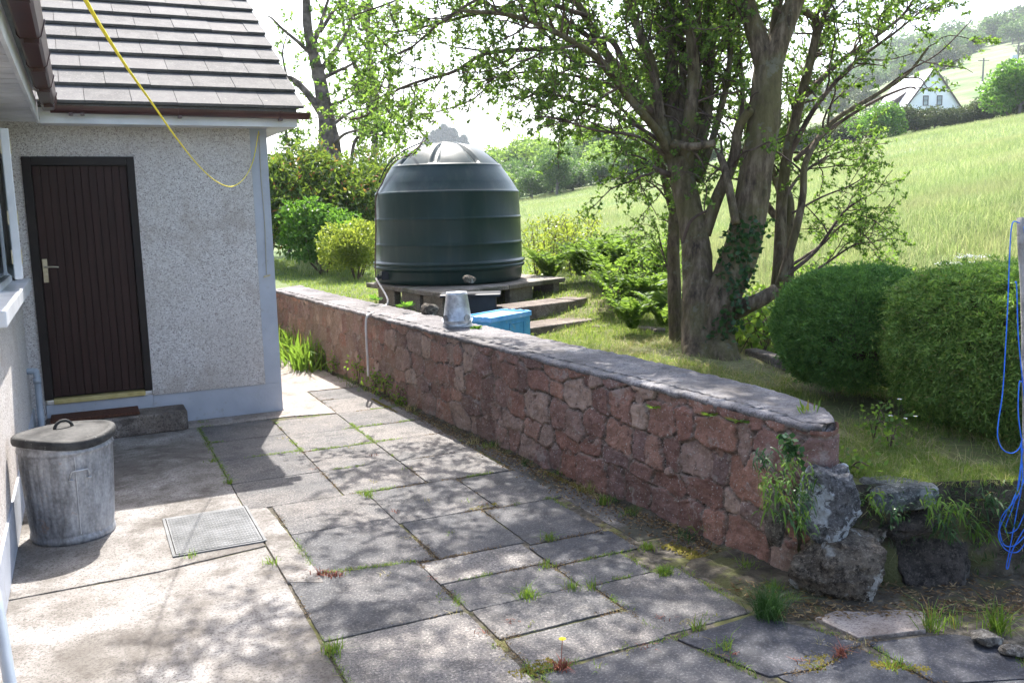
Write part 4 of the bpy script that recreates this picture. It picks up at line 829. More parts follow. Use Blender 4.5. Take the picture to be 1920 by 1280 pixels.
# ------------------------------------------------------------------ growing things
def crownpts(c, rad, n, lobes=9, r=None, flat=.5):
    r = r or rng; c = np.array(c, float); rad = np.array(rad, float)
    L = unit(r.normal(size=(lobes, 3)))*r.uniform(.35, .8, (lobes, 1)); L[:, 2] = np.abs(L[:, 2])*flat*1.6-(1-flat)*.3
    lr = r.uniform(.32, .6, lobes); k = r.integers(0, lobes, n); dv = unit(r.normal(size=(n, 3))); rr = r.uniform(.55, 1.05, n)**.6
    P = L[k]+dv*(lr[k]*rr)[:, None]; return c+P*rad, unit(dv+np.array([0, 0, .4]))
def bush(name, c, rad, n, ls, mat, label, cat_, group=None, lobes=10, stems=5, flower=None, seed=1, aspect=.45, flat=.5, whorl=0, sink=0.):
    r = np.random.default_rng(seed); base = np.array([c[0], c[1], c[2]], float); root = empty(name, base, label, cat_, group)
    cc = base+np.array([0, 0, rad[2]*.85-sink]); P, N = crownpts(cc, rad, n, lobes, r, flat); P = P[P[:, 2] > base[2]+.02]; N = N[:len(P)]
    N = unit(P-cc)*.5+r.normal(size=P.shape)*.6+np.array([0, 0, .3])
    if whorl:
        idx = r.integers(0, len(P), len(P)//whorl); Pc = np.repeat(P[idx], whorl, 0); N = np.repeat(unit(N[idx]), whorl, 0)*.5+r.normal(size=Pc.shape)*.75; P = Pc
    V, Q = leaves(P, N, ls*r.uniform(.6, 1.25, len(P)), ls*aspect*r.uniform(.8, 1.2, len(P)), r); raw('foliage', V, Q, mat, root)
    m = MB()
    for k in range(stems):
        a = r.uniform(0, 6.28); e = base+np.array([math.cos(a)*rad[0]*.5, math.sin(a)*rad[1]*.5, rad[2]*r.uniform(.7, 1.2)]); m.tube([base+np.array([math.cos(a), math.sin(a), 0])*.06*rad[0], (base+e)/2+r.normal(size=3)*.05, e], [.03*rad[2], .02*rad[2], .008*rad[2]], 6)
    m.build('stem', 'twig_bark', root)
    if flower:
        idx = r.integers(0, len(P), flower[1]); fp = []; 
        for p in P[idx]:
            p = p+unit(p-cc)*.04; q = p+r.normal(size=(26, 3))*flower[2]*.35; fp.append(leaves(q, r.normal(size=(26, 3)), flower[2], flower[2]*.7, r))
        V, Q = cat(fp); raw('blossom', V, Q, flower[0], root)
    return root
def gz(x, y): return float(terr(x, y))
def place(px, d, dz=0):  # point on the terrain at picture column px and depth d
    u = (px-960)/F*d; x, y = xy(u, d+.0); return np.array([x, y, gz(x, y)+dz])
# garden shrubs left of the tank
bush('rhododendron', place(600, 17.0), (1.75, 1.2, 1.40), 34000, .12, 'rhodo_leaf', 'big domed rhododendron with pale new shoots and a few faded red blooms behind the lawn', 'shrub', lobes=16, flower=('petal_purple', 7, .055), seed=3, aspect=.32, whorl=5)
bush('rhododendron', place(500, 18.5), (1.2, 1.0, 1.3), 9000, .12, 'rhodo_leaf', 'part of a rhododendron showing past the grey house corner', 'shrub', lobes=12, seed=31, aspect=.32, whorl=5)
bush('laurel_bush', place(606, 15.3), (.80, .7, .72), 11000, .085, 'laurel_leaf', 'rounded fresh green laurel bush in front of the rhododendron', 'shrub', lobes=13, seed=4, aspect=.5, whorl=4)
bush('lime_bush', place(668, 14.2), (.52, .5, .56), 11000, .06, 'lime_leaf', 'yellow green bush close to the left side of the tank', 'shrub', lobes=12, seed=5, aspect=.4)
bush('rhododendron', place(715, 18.5), (.9, .8, 1.32), 10000, .10, 'rhodo_leaf', 'dark green shrub half hidden behind the left side of the tank', 'shrub', seed=6, lobes=10, aspect=.4)
# clipped conifers
def clipped(name, c, rad, n, ls, mat, label, seed, pw=2.6, upbias=.25, droop=0.):
    r = np.random.default_rng(seed); c = np.array(c, float); root = empty(name, c, label, 'conifer bush', None)
    dv = unit(r.normal(size=(n, 3))); dv[:, 2] = np.where(dv[:, 2] < -.75, -dv[:, 2], dv[:, 2])
    k = (np.abs(dv)**pw).sum(1)**(-1/pw); S = dv*k[:, None]; rad = np.array(rad); cc = c+np.array([0, 0, rad[2]*.97])
    stray = 1+.16*(r.random(n) < .08)*r.random(n)**2; lump = stray+.055*fbm(S[:, 0]*3+seed, S[:, 1]*3, S[:, 2]*3, 3)+.035*fbm(S[:, 0]*9, S[:, 1]*9, S[:, 2]*9, 2, 8)
    taper = 1-.16*np.clip(-S[:, 2]-.1, 0, 1)
    P = cc+S*rad*(lump*(r.uniform(.80, 1.0, n)**.5))[:, None]*np.stack([taper, taper, 1+0*taper], 1)
    gap_ = fbm(S[:, 0]*4.5+seed*2, S[:, 1]*4.5, S[:, 2]*4.5, 3, 31) > -.42-.25*np.clip(S[:, 2], 0, 1); P = P[gap_]; S = S[gap_]; n = len(P)
    # each spray: a short drooping twig with scale-leaf sprays either side
    N = unit(S/rad*rad.mean()); ax = unit(N+np.array([0, 0, upbias])+r.normal(size=(n, 3))*.38)
    parts = []
    for q in range(7):
        t_ = q/6.; base = P+ax*(ls*t_*.75)[..., None] if hasattr(ls, '__len__') else P+ax*(ls*t_*.75)
        base = base-np.array([0, 0, 1])*droop*t_*t_*ls
        side = unit(np.cross(ax, N+r.normal(size=(n, 3))*.15))*(1 if q % 2 else -1)
        parts.append(leaves(base, ax*.8+side*.8+r.normal(size=(n, 3))*.15, ls*r.uniform(.35, .6, n), ls*.13, r))
    V, Q = cat(parts); raw('foliage', V, Q, mat, root)
    import bmesh
    bm = bmesh.new(); bmesh.ops.create_icosphere(bm, subdivisions=4, radius=1)
    for v in bm.verts:
        p = v.co; kk = (abs(p.x)**pw+abs(p.y)**pw+abs(p.z)**pw)**(-1/pw); q = Vector(p)*kk*(1+.05*mn.noise(p*3)); tp_ = .78*(1-.16*max(0, -q.z-.1)); v.co = Vector(cc)+Vector((q.x*rad[0]*tp_, q.y*rad[1]*tp_, q.z*rad[2]*.8))
    V = [tuple(v.co) for v in bm.verts]; Fc = [tuple(v.index for v in f.verts) for f in bm.faces]; bm.free(); raw('inner_twigs', V, Fc, 'twig_bark', root, smooth=True)
    return root
c1 = D(1602, 700, 6.1); clipped('clipped_conifer', (c1[0], c1[1], terr(c1[0], c1[1])+.07), (.485, .46, .39), 21000, .058, 'conifer_leaf', 'smaller rounded dark green clipped conifer bush beside the tree', 21, 2.5, .35)
c2 = D(1922, 800, 5.2); clipped('clipped_conifer', (c2[0]+.02, c2[1]+.12, terr(c2[0], c2[1])+.04), (.53, .66, .455), 30000, .062, 'conifer_bright', 'larger brighter green clipped conifer bush behind the post', 22, 3.2, -.05, .5)
# ferns
def fern(c, n, L, label, seed, name='fern', mat='fern_leaf', group='ferns below the field'):
    r = np.random.default_rng(seed); c = np.array(c, float); parts = []
    for k in range(n):
        a = r.uniform(0, 6.28); l_ = L*r.uniform(.7, 1.1); h = np.array([math.cos(a), math.sin(a), 0]); sd = np.array([-h[1], h[0], 0]); t_ = np.linspace(.12, 1, 26)
        sp = c+h*(l_*.55*t_**1.3)[:, None]+np.array([0, 0, 1])*(l_*(1.05*t_-.42*t_**2.6))[:, None]
        tg = np.gradient(sp, axis=0); w_ = l_*.17*np.sin(np.pi*np.clip(t_, 0, 1)**.75)+.008
        for s_ in (-1, 1): parts.append(leaves(sp, sd*s_+unit(tg)*.45+r.normal(size=sp.shape)*.06, w_, w_*.34+.002, r))
        parts.append((np.array(tube(sp[::3], .003*L/.6, 3)[0]), np.array(tube(sp[::3], .003*L/.6, 3)[1])))
    V, Q = cat(parts); o = raw(name, V, Q, mat, origin=c); return tag(o, label, 'fern', group)
fl = ['tall bright fern right beside the tank slabs', 'broad fern arching over the concrete steps', 'fern in the middle of the bank between tank and tree', 'fern at the back of the bank against the hay field', 'fern leaning toward the dark stem of the tree', 'low fern at the foot of the bank by the kerb']
fi = 0
for (px, d, L) in ((1090, 11.9, .62), (1150, 9.9, .48), (1150, 10.6, .62), (1140, 11.6, .7), (1215, 9.6, .60), (1185, 8.9, .45), (1120, 11.6, .6), (1180, 11.0, .66), (1230, 10.6, .6), (1135, 11.2, .6), (1165, 9.6, .5), (1030, 12.0, .6), (1245, 9.0, .5)):
    c = place(px, d-.25); fern(c, 15, L*1.25, fl[fi] if fi < 6 else 'one of the ferns massed between the tank and the tree', 100+fi, group='ferns between the tank and the tree' if fi >= 6 else None); fi += 1
def leafy_stuff(name, pts, h, n, ls, mat, label, cat_, seed, spread=.25, kind=None, aspect=.7, stems=3, group=None):
    """low tangle: arching stems with leaves, rooted at pts"""
    r = np.random.default_rng(seed); parts = []; root = empty(name, pts[0], label, cat_, group); m = MB()
    for p in pts:
        for k in range(stems):
            a = r.uniform(0, 6.28); e = p+np.array([math.cos(a), math.sin(a), 0])*spread*r.uniform(.4, 1.2); hh = h*r.uniform(.5, 1.1); S_ = spline([p, (p+e)/2+[0, 0, hh*.8], e+[0, 0, hh*.75]], 5); m.tube(S_, .004, 4)
            q = S_[r.integers(1, len(S_), n//stems)]+r.normal(size=(n//stems, 3))*ls*1.3; q[:, 2] = np.maximum(q[:, 2], p[2]+.01)
            parts.append(leaves(q, r.normal(size=q.shape)+np.array([0, 0, .2]), ls*r.uniform(.6, 1.3, len(q)), ls*aspect, r))
    V, Q = cat(parts); raw('leaf_cover', V, Q, mat, root); m.build('stem', 'twig_bark', root); 
    if kind: root['kind'] = kind
    return root
pts = [place(px, d) for px, d in [(rng.uniform(1000, 1270), rng.uniform(9.2, 13.5)) for _ in range(70)]]
pts = [p for p in pts if np.linalg.norm(p[:2]-TC[:2]) > 1.6 and not ((p[:2]@RH)/(p[:2]@FH)*F+960 < 1135 and p[:2]@FH < 11.6)]
leafy_stuff('bramble_patch', pts, .45, 110, .038, 'bramble_leaf', 'tangle of bramble and nettle covering the bank between the tank and the tree', 'brambles', 41, .3)
pts = [place(px, d) for px, d in [(rng.uniform(1000, 1110), rng.uniform(12, 13.8)) for _ in range(26)]]
leafy_stuff('bramble_bush', pts, .85, 130, .042, 'lime_leaf', 'taller pale green bramble against the field just right of the tank', 'brambles', 43, .3)
pts = [place(px, d) for px, d in [(rng.uniform(1370, 1480), rng.uniform(7.4, 8.6)) for _ in range(30)]]
leafy_stuff('bramble_bush', pts, .45, 60, .06, 'bramble_leaf', 'broad leaved bramble growing between the tree foot and the round bush', 'brambles', 44, .25)
pts = [place(px, d) for px, d in [(rng.uniform(1480, 1700), rng.uniform(7.6, 9.5)) for _ in range(40)]]
leafy_stuff('hedge_plant', pts, .55, 50, .05, 'bramble_leaf', 'loose green growth behind the round clipped bush', 'plants', 45, .3)
pts = [place(px, d) for px, d in [(rng.uniform(1850, 2100), rng.uniform(7.4, 8.6)) for _ in range(16)]]
leafy_stuff('meadow_weeds', pts, .55, 40, .04, 'bramble_leaf', 'low green weeds around the cow parsley above the larger bush', 'wild flowers', 46, .15)
# ------------------------------------------------------------------ the hawthorn
def limbtree(name, loc, label, limbs, leafmat_, seed, sub=(13, .95), tw=(7, .34), ls=.036, lpt=13, barkm='bark', base_leaf=1., thick=None, bias=(0, 0, .12), twl=2.4, up=0.):
    r = np.random.default_rng(seed); root = empty(name, loc, label, 'tree')
    trunk = MB(); br = []; LP = []; LD = []
    def addtube(P, rad, n): br.append(tube(P, rad, n))
    for P, r0, r1, dens, *opt in limbs:
        P = np.array([np.array(p, float) for p in P]); S_ = spline(P, 7); L = np.linalg.norm(np.diff(S_, axis=0), axis=1).sum(); rad = np.linspace(r0, r1, len(S_))
        if r0 > .03: trunk.tube(spline(S_[::2], 6) if r0 > .1 else S_, np.linspace(r0, r1, len(spline(S_[::2], 6))) if r0 > .1 else rad, 30 if r0 > .1 else 11, wob=.085 if r0 > .08 else .05)
        else: addtube(S_, rad, 6)
        if dens <= 0: continue
        s0 = opt[0] if opt else .25
        nb = int(sub[0]*dens*L)
        for b_ in range(nb):
            t_ = r.uniform(s0, 1.0); k = min(len(S_)-2, int(t_*(len(S_)-1))); p = S_[k]; tg = unit(S_[k+1]-S_[k])
            dr = unit(tg*.7+r.normal(size=3)*.62+np.array(bias)); l_ = sub[1]*r.uniform(.35, 1.15)*(1.1-.45*t_); n_ = 7
            Q = [p]; 
            for q in range(n_):
                dr = unit(dr+r.normal(size=3)*.20+np.array([0, 0, up])); Q.append(Q[-1]+dr*l_/n_)
            Q = np.array(Q); rr0 = min(rad[k]*.55, .011); addtube(Q, np.linspace(rr0, .003, len(Q)), 5)
            for c in range(int(tw[0]*l_/sub[1]*r.uniform(.7, 1.3))+1):
                t2 = r.uniform(.15, 1.0); k2 = min(n_-1, int(t2*n_)); p2 = Q[k2]+(Q[k2+1]-Q[k2])*r.random(); d2 = unit(unit(Q[k2+1]-Q[k2])*.6+r.normal(size=3)*.7+np.array([0, 0, .1])); l2 = tw[1]*r.uniform(.4, 1.1); Q2 = [p2]
                for q in range(4): d2 = unit(d2+r.normal(size=3)*.28); Q2.append(Q2[-1]+d2*l2/4)
                Q2 = np.array(Q2); addtube(Q2, np.linspace(.0032, .0014, 5), 3)
                # leaves sit in little rosettes along the twig
                nr = max(2, int(lpt*l2/tw[1]/3.2)); tt = r.uniform(.15, 1, nr); ki = np.minimum(3, (tt*4).astype(int)); cp = Q2[ki]+(Q2[ki+1]-Q2[ki])*(tt*4-ki)[:, None]
                cp = np.repeat(cp, 4, 0); LP.append(cp+r.normal(size=cp.shape)*.006); LD.append(r.normal(size=cp.shape)+np.array([0, 0, .15]))
    trunk.build('trunk', barkm, root, smooth=True)
    V, Q = cat([(np.array(a), np.array(b)) for a, b in br]); raw('branches', V, Q, 'twig_bark', root, smooth=True)
    P = np.concatenate(LP); Dd = np.concatenate(LD); V, Q = leaves(P, Dd, ls*r.uniform(.55, 1.3, len(P)), ls*.72*r.uniform(.7, 1.2, len(P)), r)
    raw('crown', V, Q, leafmat_, root); print(name, 'leaves', len(P), 'tubes', len(br)); return root
dT = 7.45
def L3(pts): return [D(x, y, d) for x, y, d in pts]
limbs = [
 # left stem of the big tree
 (L3([(1318, 715, 7.3), (1313, 675, 7.33), (1310, 640, 7.4), (1308, 560, 7.45), (1306, 480, 7.5), (1292, 390, 7.55), (1272, 300, 7.6)]), .155, .10, 0),
 (L3([(1352, 715, 7.3), (1346, 675, 7.33), (1338, 640, 7.4), (1345, 580, 7.4), (1375, 510, 7.4), (1402, 420, 7.4), (1418, 320, 7.35), (1434, 210, 7.3), (1440, 130, 7.3)]), .175, .118, 0),
 (L3([(1300, 720, 7.2), (1316, 660, 7.3), (1330, 600, 7.4), (1345, 560, 7.45)]), .07, .04, 0),
 (L3([(1385, 715, 7.2), (1368, 660, 7.3), (1362, 600, 7.35), (1385, 530, 7.4)]), .08, .05, 0),
 (L3([(1282, 330, 7.6), (1276, 230, 7.7), (1280, 120, 7.75), (1262, 0, 7.85), (1255, -120, 7.9)]), .045, .02, .7, .4),
 (L3([(1300, 330, 7.65), (1312, 220, 7.8), (1308, 100, 7.9), (1312, -20, 8.0)]), .04, .018, .7, .4),
 (L3([(1310, 340, 7.6), (1345, 230, 7.7), (1368, 120, 7.8), (1366, 0, 7.9), (1385, -120, 8)]), .035, .015, .7, .4),
 (L3([(1268, 300, 7.65), (1246, 200, 7.8), (1250, 100, 7.9), (1228, 0, 8.0)]), .035, .015, .7, .4),
 (L3([(1330, 400, 7.6), (1378, 300, 7.75), (1392, 180, 7.9), (1385, 60, 8.0), (1400, -60, 8.1)]), .03, .014, .7, .4),
 (L3([(1440, 150, 7.3), (1420, 70, 7.3), (1398, 0, 7.3), (1375, -140, 7.35), (1340, -330, 7.4)]), .095, .04, 1.0, .3),
 (L3([(1438, 150, 7.3), (1468, 60, 7.25), (1500, -20, 7.2), (1560, -150, 7.1), (1640, -330, 7.0)]), .095, .04, 1.0, .3),
 (L3([(1448, 120, 7.3), (1452, 50, 7.35), (1470, -60, 7.5), (1480, -250, 7.8)]), .05, .02, 1.0, .3),
 # upright limbs from the left stem
 (L3([(1272, 310, 7.6), (1262, 220, 7.7), (1262, 120, 7.8), (1250, 0, 7.9), (1215, -160, 8.1)]), .06, .03, 1, .2),
 (L3([(1285, 320, 7.6), (1292, 240, 7.5), (1300, 130, 7.5), (1290, 0, 7.5), (1290, -200, 7.5)]), .07, .03, 1, .3),
 (L3([(1298, 330, 7.6), (1325, 220, 7.7), (1332, 120, 7.8), (1325, 0, 7.9), (1350, -180, 8.0)]), .05, .025, 1, .3),
 (L3([(1262, 310, 7.6), (1240, 230, 7.55), (1222, 120, 7.6), (1190, 40, 7.7), (1150, -60, 7.8), (1080, -200, 8.0)]), .05, .025, 1, .2),
 (L3([(1258, 300, 7.6), (1232, 230, 7.7), (1180, 160, 7.8), (1130, 90, 7.9), (1085, 10, 8.0), (1030, -60, 8.2), (960, -130, 8.3)]), .055, .022, 1, .25),
 (L3([(1262, 300, 7.6), (1235, 250, 7.4), (1180, 185, 7.1), (1120, 110, 6.9), (1040, 60, 6.8), (960, 30, 6.7), (860, 20, 6.7)]), .04, .012, .7, .3),
 # long arching left branches
 (L3([(1185, 160, 7.8), (1150, 80, 7.7), (1110, 78, 7.7), (1040, 90, 7.7), (960, 95, 7.8), (905, 103, 7.8), (850, 135, 7.9), (780, 155, 8.0), (735, 175, 8.1), (690, 215, 8.2), (655, 225, 8.2)]), .028, .006, .62, .15),
 (L3([(1225, 210, 7.6), (1150, 150, 7.6), (1090, 90, 7.6), (1030, 95, 7.5), (975, 120, 7.5), (935, 145, 7.5), (885, 150, 7.5)]), .02, .005, .6, .25),
 (L3([(1240, 240, 7.6), (1180, 180, 7.9), (1110, 150, 8.1), (1020, 135, 8.2), (940, 145, 8.3), (880, 190, 8.4), (800, 215, 8.4)]), .02, .005, .55, .25),
 (L3([(1130, 90, 7.9), (1060, 40, 7.9), (980, 20, 8.0), (900, 25, 8.1), (820, 45, 8.2), (740, 60, 8.3), (670, 55, 8.3)]), .026, .006, .65, .1),
 (L3([(1085, 10, 8.0), (1000, -30, 8.0), (900, -40, 8.0), (800, -20, 8.1), (720, 10, 8.2), (660, 30, 8.3)]), .022, .006, .7, .1),
 (L3([(1100, 30, 7.6), (1000, 0, 7.3), (920, -10, 7.1), (830, 40, 7.0), (770, 90, 7.0), (720, 110, 7.0)]), .02, .005, 1., .2),
 (L3([(1245, 270, 7.6), (1200, 240, 7.5), (1140, 210, 7.5), (1080, 190, 7.5), (1010, 175, 7.5), (960, 200, 7.5)]), .018, .005, 1.0, .2),
 (L3([(1262, 330, 7.6), (1240, 322, 7.5), (1215, 310, 7.4), (1192, 300, 7.4)]), .03, .012, 1.2, .3),
 (L3([(1250, 290, 7.6), (1190, 255, 7.3), (1120, 245, 7.2), (1050, 225, 7.1), (990, 215, 7.1)]), .016, .004, 1., .2),
 # cross limbs between the stems
 (L3([(1320, 440, 7.5), (1345, 370, 7.45), (1375, 300, 7.4), (1385, 240, 7.3), (1408, 205, 7.2)]), .055, .035, .3),
 (L3([(1262, 270, 7.45), (1300, 275, 7.3), (1340, 268, 7.3)]), .035, .03, .4),
 (L3([(1380, 420, 7.2), (1362, 330, 7.3), (1350, 290, 7.4)]), .035, .03, .4),
 (L3([(1280, 455, 7.3), (1295, 415, 7.2), (1325, 395, 7.15)]), .014, .010, .3),
 # sawn stub by the round bush
 (L3([(1365, 590, 7.4), (1395, 575, 7.35), (1425, 562, 7.3), (1456, 543, 7.3)]), .085, .05, 0),
 # crown above the frame and towards the house / over the hedge
 (L3([(1340, -330, 7.4), (1300, -520, 7.3), (1260, -700, 7.2)]), .04, .015, 1.3, 0),
 (L3([(1375, -140, 7.35), (1250, -300, 7.2), (1120, -430, 7.1), (980, -520, 7.0)]), .035, .01, 1.8, .1),
 (L3([(1215, -160, 8.1), (1080, -320, 8.3), (930, -430, 8.5), (800, -500, 8.6)]), .03, .01, 1.3, .1),
 (L3([(1290, -200, 7.5), (1180, -400, 7.9), (1080, -560, 8.2)]), .03, .01, 1.2, .1),
 (L3([(1640, -330, 7.0), (1740, -520, 6.8), (1800, -640, 6.7)]), .035, .012, .7, 0),
 (L3([(1480, -250, 7.8), (1500, -480, 8.1), (1520, -700, 8.3)]), .03, .012, .7, 0),
 (L3([(1560, -150, 7.1), (1680, -220, 6.6), (1820, -280, 6.2), (1960, -330, 5.9)]), .035, .01, .75, .1),
 (L3([(1500, -20, 7.2), (1600, -140, 7.6), (1730, -260, 7.9), (1850, -380, 8.1)]), .035, .01, .7, .2),
 (L3([(1398, -40, 7.3), (1330, -180, 6.7), (1280, -330, 6.2), (1240, -500, 5.9)]), .035, .01, 1.8, .15),
 (L3([(1440, -60, 7.3), (1480, -260, 6.6), (1540, -420, 6.0), (1600, -560, 5.6)]), .035, .01, .6, .15),
 (L3([(1470, -200, 7.2), (1380, -420, 7.9), (1330, -600, 8.4)]), .03, .01, 1.3, .1),
 (L3([(1030, -60, 8.2), (900, -150, 7.7), (770, -200, 7.3), (660, -230, 7.1)]), .02, .006, 1.5, 0),
 (L3([(1120, -430, 7.1), (980, -330, 7.0), (840, -260, 6.9), (720, -250, 6.8)]), .02, .006, 1.5, 0),
 (L3([(800, -420, 6.3), (660, -380, 6.1), (540, -350, 5.9), (430, -330, 5.8)]), .016, .005, 2.2, 0),
 (L3([(720, -250, 6.8), (600, -230, 6.6), (500, -220, 6.4)]), .014, .004, 1.8, 0),
 (L3([(1120, -430, 7.1), (940, -420, 6.4), (800, -420, 6.1), (680, -400, 6.0)]), .02, .006, 2.2, 0),
 (L3([(1240, -500, 6.4), (1120, -640, 6.2), (1000, -760, 6.1)]), .02, .008, 1.8, 0),
]
limbtree('hawthorn_tree', D(1325, 660, 7.4), 'large old hawthorn with mossy twin trunks spreading over the wall', limbs, 'hawthorn_leaf', 51, sub=(12, .85), tw=(9, .30), ls=.034, lpt=24)
limbs2 = [
 (L3([(1455, 560, 8.2), (1462, 470, 8.2), (1466, 370, 8.2), (1478, 280, 8.1), (1500, 190, 8.0), (1525, 90, 7.9), (1530, 40, 7.9), (1505, 20, 7.8)]), .06, .03, .5, .5),
 (L3([(1478, 560, 8.4), (1478, 460, 8.4), (1480, 380, 8.4), (1468, 330, 8.5), (1490, 250, 8.6), (1510, 150, 8.7), (1560, 30, 8.8)]), .055, .02, .9, .45),
 (L3([(1462, 535, 8.0), (1490, 440, 7.9), (1505, 370, 7.9), (1512, 300, 7.9), (1560, 230, 8.0), (1640, 180, 8.1), (1700, 140, 8.2), (1740, 90, 8.2)]), .04, .01, .22, .3),
 (L3([(1490, 300, 8.2), (1560, 240, 8.3), (1640, 190, 8.3), (1700, 165, 8.4), (1720, 168, 8.4)]), .022, .005, .08, .2),
 (L3([(1480, 290, 8.1), (1530, 200, 7.9), (1600, 120, 7.8), (1680, 60, 7.8), (1740, 10, 7.8)]), .026, .006, .8, .3),
 (L3([(1500, 190, 8.0), (1570, 120, 8.2), (1640, 70, 8.4), (1700, 20, 8.5), (1740, -60, 8.6)]), .03, .008, .7, .2),
 (L3([(1525, 90, 7.9), (1560, 0, 8.0), (1620, -70, 8.2), (1700, -140, 8.4)]), .03, .01, 1.1, .1),
 (L3([(1640, 180, 8.1), (1700, 135, 8.1), (1760, 100, 8.1), (1820, 40, 8.1), (1858, 0, 8.1)]), .010, .003, .05, .0),
 (L3([(1470, 520, 8.3), (1530, 470, 8.4), (1580, 400, 8.5), (1620, 370, 8.5)]), .022, .006, .7, .4),
 (L3([(1480, 500, 8.4), (1540, 460, 8.6), (1590, 420, 8.7), (1650, 470, 8.8)]), .016, .004, .8, .4),
 (L3([(1475, 540, 8.2), (1540, 500, 8.3), (1600, 460, 8.3), (1640, 455, 8.3)]), .016, .004, .7, .4),
 (L3([(1485, 400, 8.2), (1540, 370, 8.2), (1600, 345, 8.2), (1640, 315, 8.2)]), .012, .003, .35, .3),
 (L3([(1466, 380, 8.2), (1500, 330, 8.5), (1560, 290, 8.8), (1620, 280, 9.0)]), .02, .005, 1., .3),
 (L3([(1470, 430, 8.2), (1420, 350, 8.6), (1400, 250, 9.0), (1390, 130, 9.2), (1380, 0, 9.4), (1400, -150, 9.5)]), .035, .012, .9, .2),
 (L3([(1466, 370, 8.3), (1440, 280, 8.9), (1450, 160, 9.2), (1470, 30, 9.3), (1490, -120, 9.3)]), .035, .012, .9, .2),
]
limbtree('hawthorn_tree', D(1462, 575, 8.2), 'slimmer many stemmed hawthorn right behind the big twin trunked one', limbs2, 'hawthorn_leaf', 52, sub=(12, .75), tw=(8, .28), ls=.034, lpt=23)
limbs3 = [
 (L3([(1268, 690, 8.3), (1268, 630, 8.3), (1264, 540, 8.3), (1263, 450, 8.3), (1268, 380, 8.4), (1300, 250, 8.6), (1330, 120, 8.7), (1350, 0, 8.8)]), .075, .03, .6, .5),
 (L3([(1270, 430, 8.4), (1245, 330, 8.6), (1225, 200, 8.8), (1200, 80, 9.0), (1160, -60, 9.1)]), .04, .012, .9, .3),
 (L3([(1245, 330, 8.6), (1200, 270, 8.8), (1140, 240, 9.0), (1080, 225, 9.1), (1040, 240, 9.1)]), .016, .004, 1., .2),
 (L3([(1235, 280, 8.7), (1160, 200, 8.9), (1090, 160, 9.1), (1010, 165, 9.2), (950, 185, 9.2)]), .018, .004, 1., .2),
 (L3([(1270, 420, 8.4), (1300, 330, 9.0), (1270, 200, 9.2), (1240, 60, 9.3)]), .03, .01, .8, .3),
 (L3([(1268, 560, 8.3), (1245, 480, 8.3), (1230, 420, 8.3)]), .010, .004, .8, .3),
 (L3([(1262, 390, 8.4), (1230, 350, 8.3), (1190, 330, 8.3)]), .012, .004, 1., .2),
]
limbtree('hawthorn_tree', D(1266, 630, 8.3), 'dark reddish single stem hawthorn just left behind the big trunks', limbs3, 'hawthorn_leaf', 53, sub=(12, .7), tw=(8, .28), ls=.034, lpt=22)
# ivy on the trunk
r = np.random.default_rng(9); P = []
for k in range(620):
    t_ = r.random(); cx = 1345+60*t_; cy = 640-230*t_; rr = .165; a = r.uniform(-1.4, .8)+math.pi*1.5; p = D(cx, cy, 7.4); P.append(p+np.array([math.cos(a+RZ)*rr, math.sin(a+RZ)*rr, 0]) + r.normal(size=3)*.02)
P = np.array(P); V, Q = leaves(P, r.normal(size=P.shape)+[0, 0, -.3], .05*r.uniform(.6, 1.2, len(P)), .042, r); tag(raw('ivy', V, Q, 'ivy_leaf'), 'dark ivy climbing the front of the mossy twin trunks', 'ivy')
# background tree left of the tank
lim = [
 (L3([(620, 520, 20.5), (612, 300, 20.5), (612, 240, 20.5), (602, 170, 20.5), (590, 110, 20.5), (578, 60, 20.4), (574, 0, 20.4), (572, -60, 20.3)]), .20, .07, .35, .4),
 (L3([(634, 520, 20.6), (630, 300, 20.6), (622, 240, 20.6), (610, 180, 20.5), (600, 130, 20.5)]), .14, .09, 0),
 (L3([(608, 220, 20.5), (580, 180, 20.5), (550, 150, 20.6), (520, 145, 20.6)]), .10, .05, .4, .4),
 (L3([(592, 110, 20.5), (560, 80, 20.3), (530, 55, 20.2), (510, 35, 20.1), (500, 30, 20.1)]), .05, .012, .06, .4),
 (L3([(596, 140, 20.5), (625, 100, 20.6), (650, 60, 20.7), (665, 20, 20.8)]), .07, .02, .25, .3),
 (L3([(600, 150, 20.5), (630, 135, 20.5), (660, 120, 20.3), (680, 95, 20.2)]), .05, .015, .15, .3),
 (L3([(585, 90, 20.5), (600, 50, 20.4), (612, 10, 20.3), (630, -40, 20.2)]), .06, .02, .12, .3),
 (L3([(618, 240, 20.5), (650, 215, 20.8), (680, 205, 21), (720, 215, 21.2)]), .04, .012, .5, .3),
 (L3([(625, 270, 20.5), (650, 250, 20.2), (690, 245, 20.2), (725, 265, 20.3)]), .04, .012, .6, .3),
 (L3([(606, 200, 20.5), (640, 190, 20.6), (665, 175, 21), (700, 150, 21.4)]), .04, .012, .6, .3),
 (L3([(560, 200, 20.8), (540, 150, 21), (530, 100, 21.2), (540, 60, 21.3)]), .04, .012, .4, .3),
 (L3([(600, 60, 20.8), (640, 0, 21), (690, -60, 21.2)]), .05, .015, .8, .2),
 (L3([(650, 520, 21), (660, 290, 21.0), (680, 250, 21.2), (690, 200, 21.4), (700, 160, 21.6)]), .05, .015, .8, .2),
 (L3([(545, 520, 21.5), (540, 300, 21.5), (535, 240, 21.5), (525, 190, 21.6)]), .06, .02, .9, .2),
]
limbtree('old_tree', D(615, 300, 20.5), 'gnarled half dead tree with a thick twisted trunk behind the rhododendron', lim, 'hawthorn_leaf', 61, sub=(6, 1.3), tw=(8, .5), ls=.085, lpt=22, barkm='pale_bark')
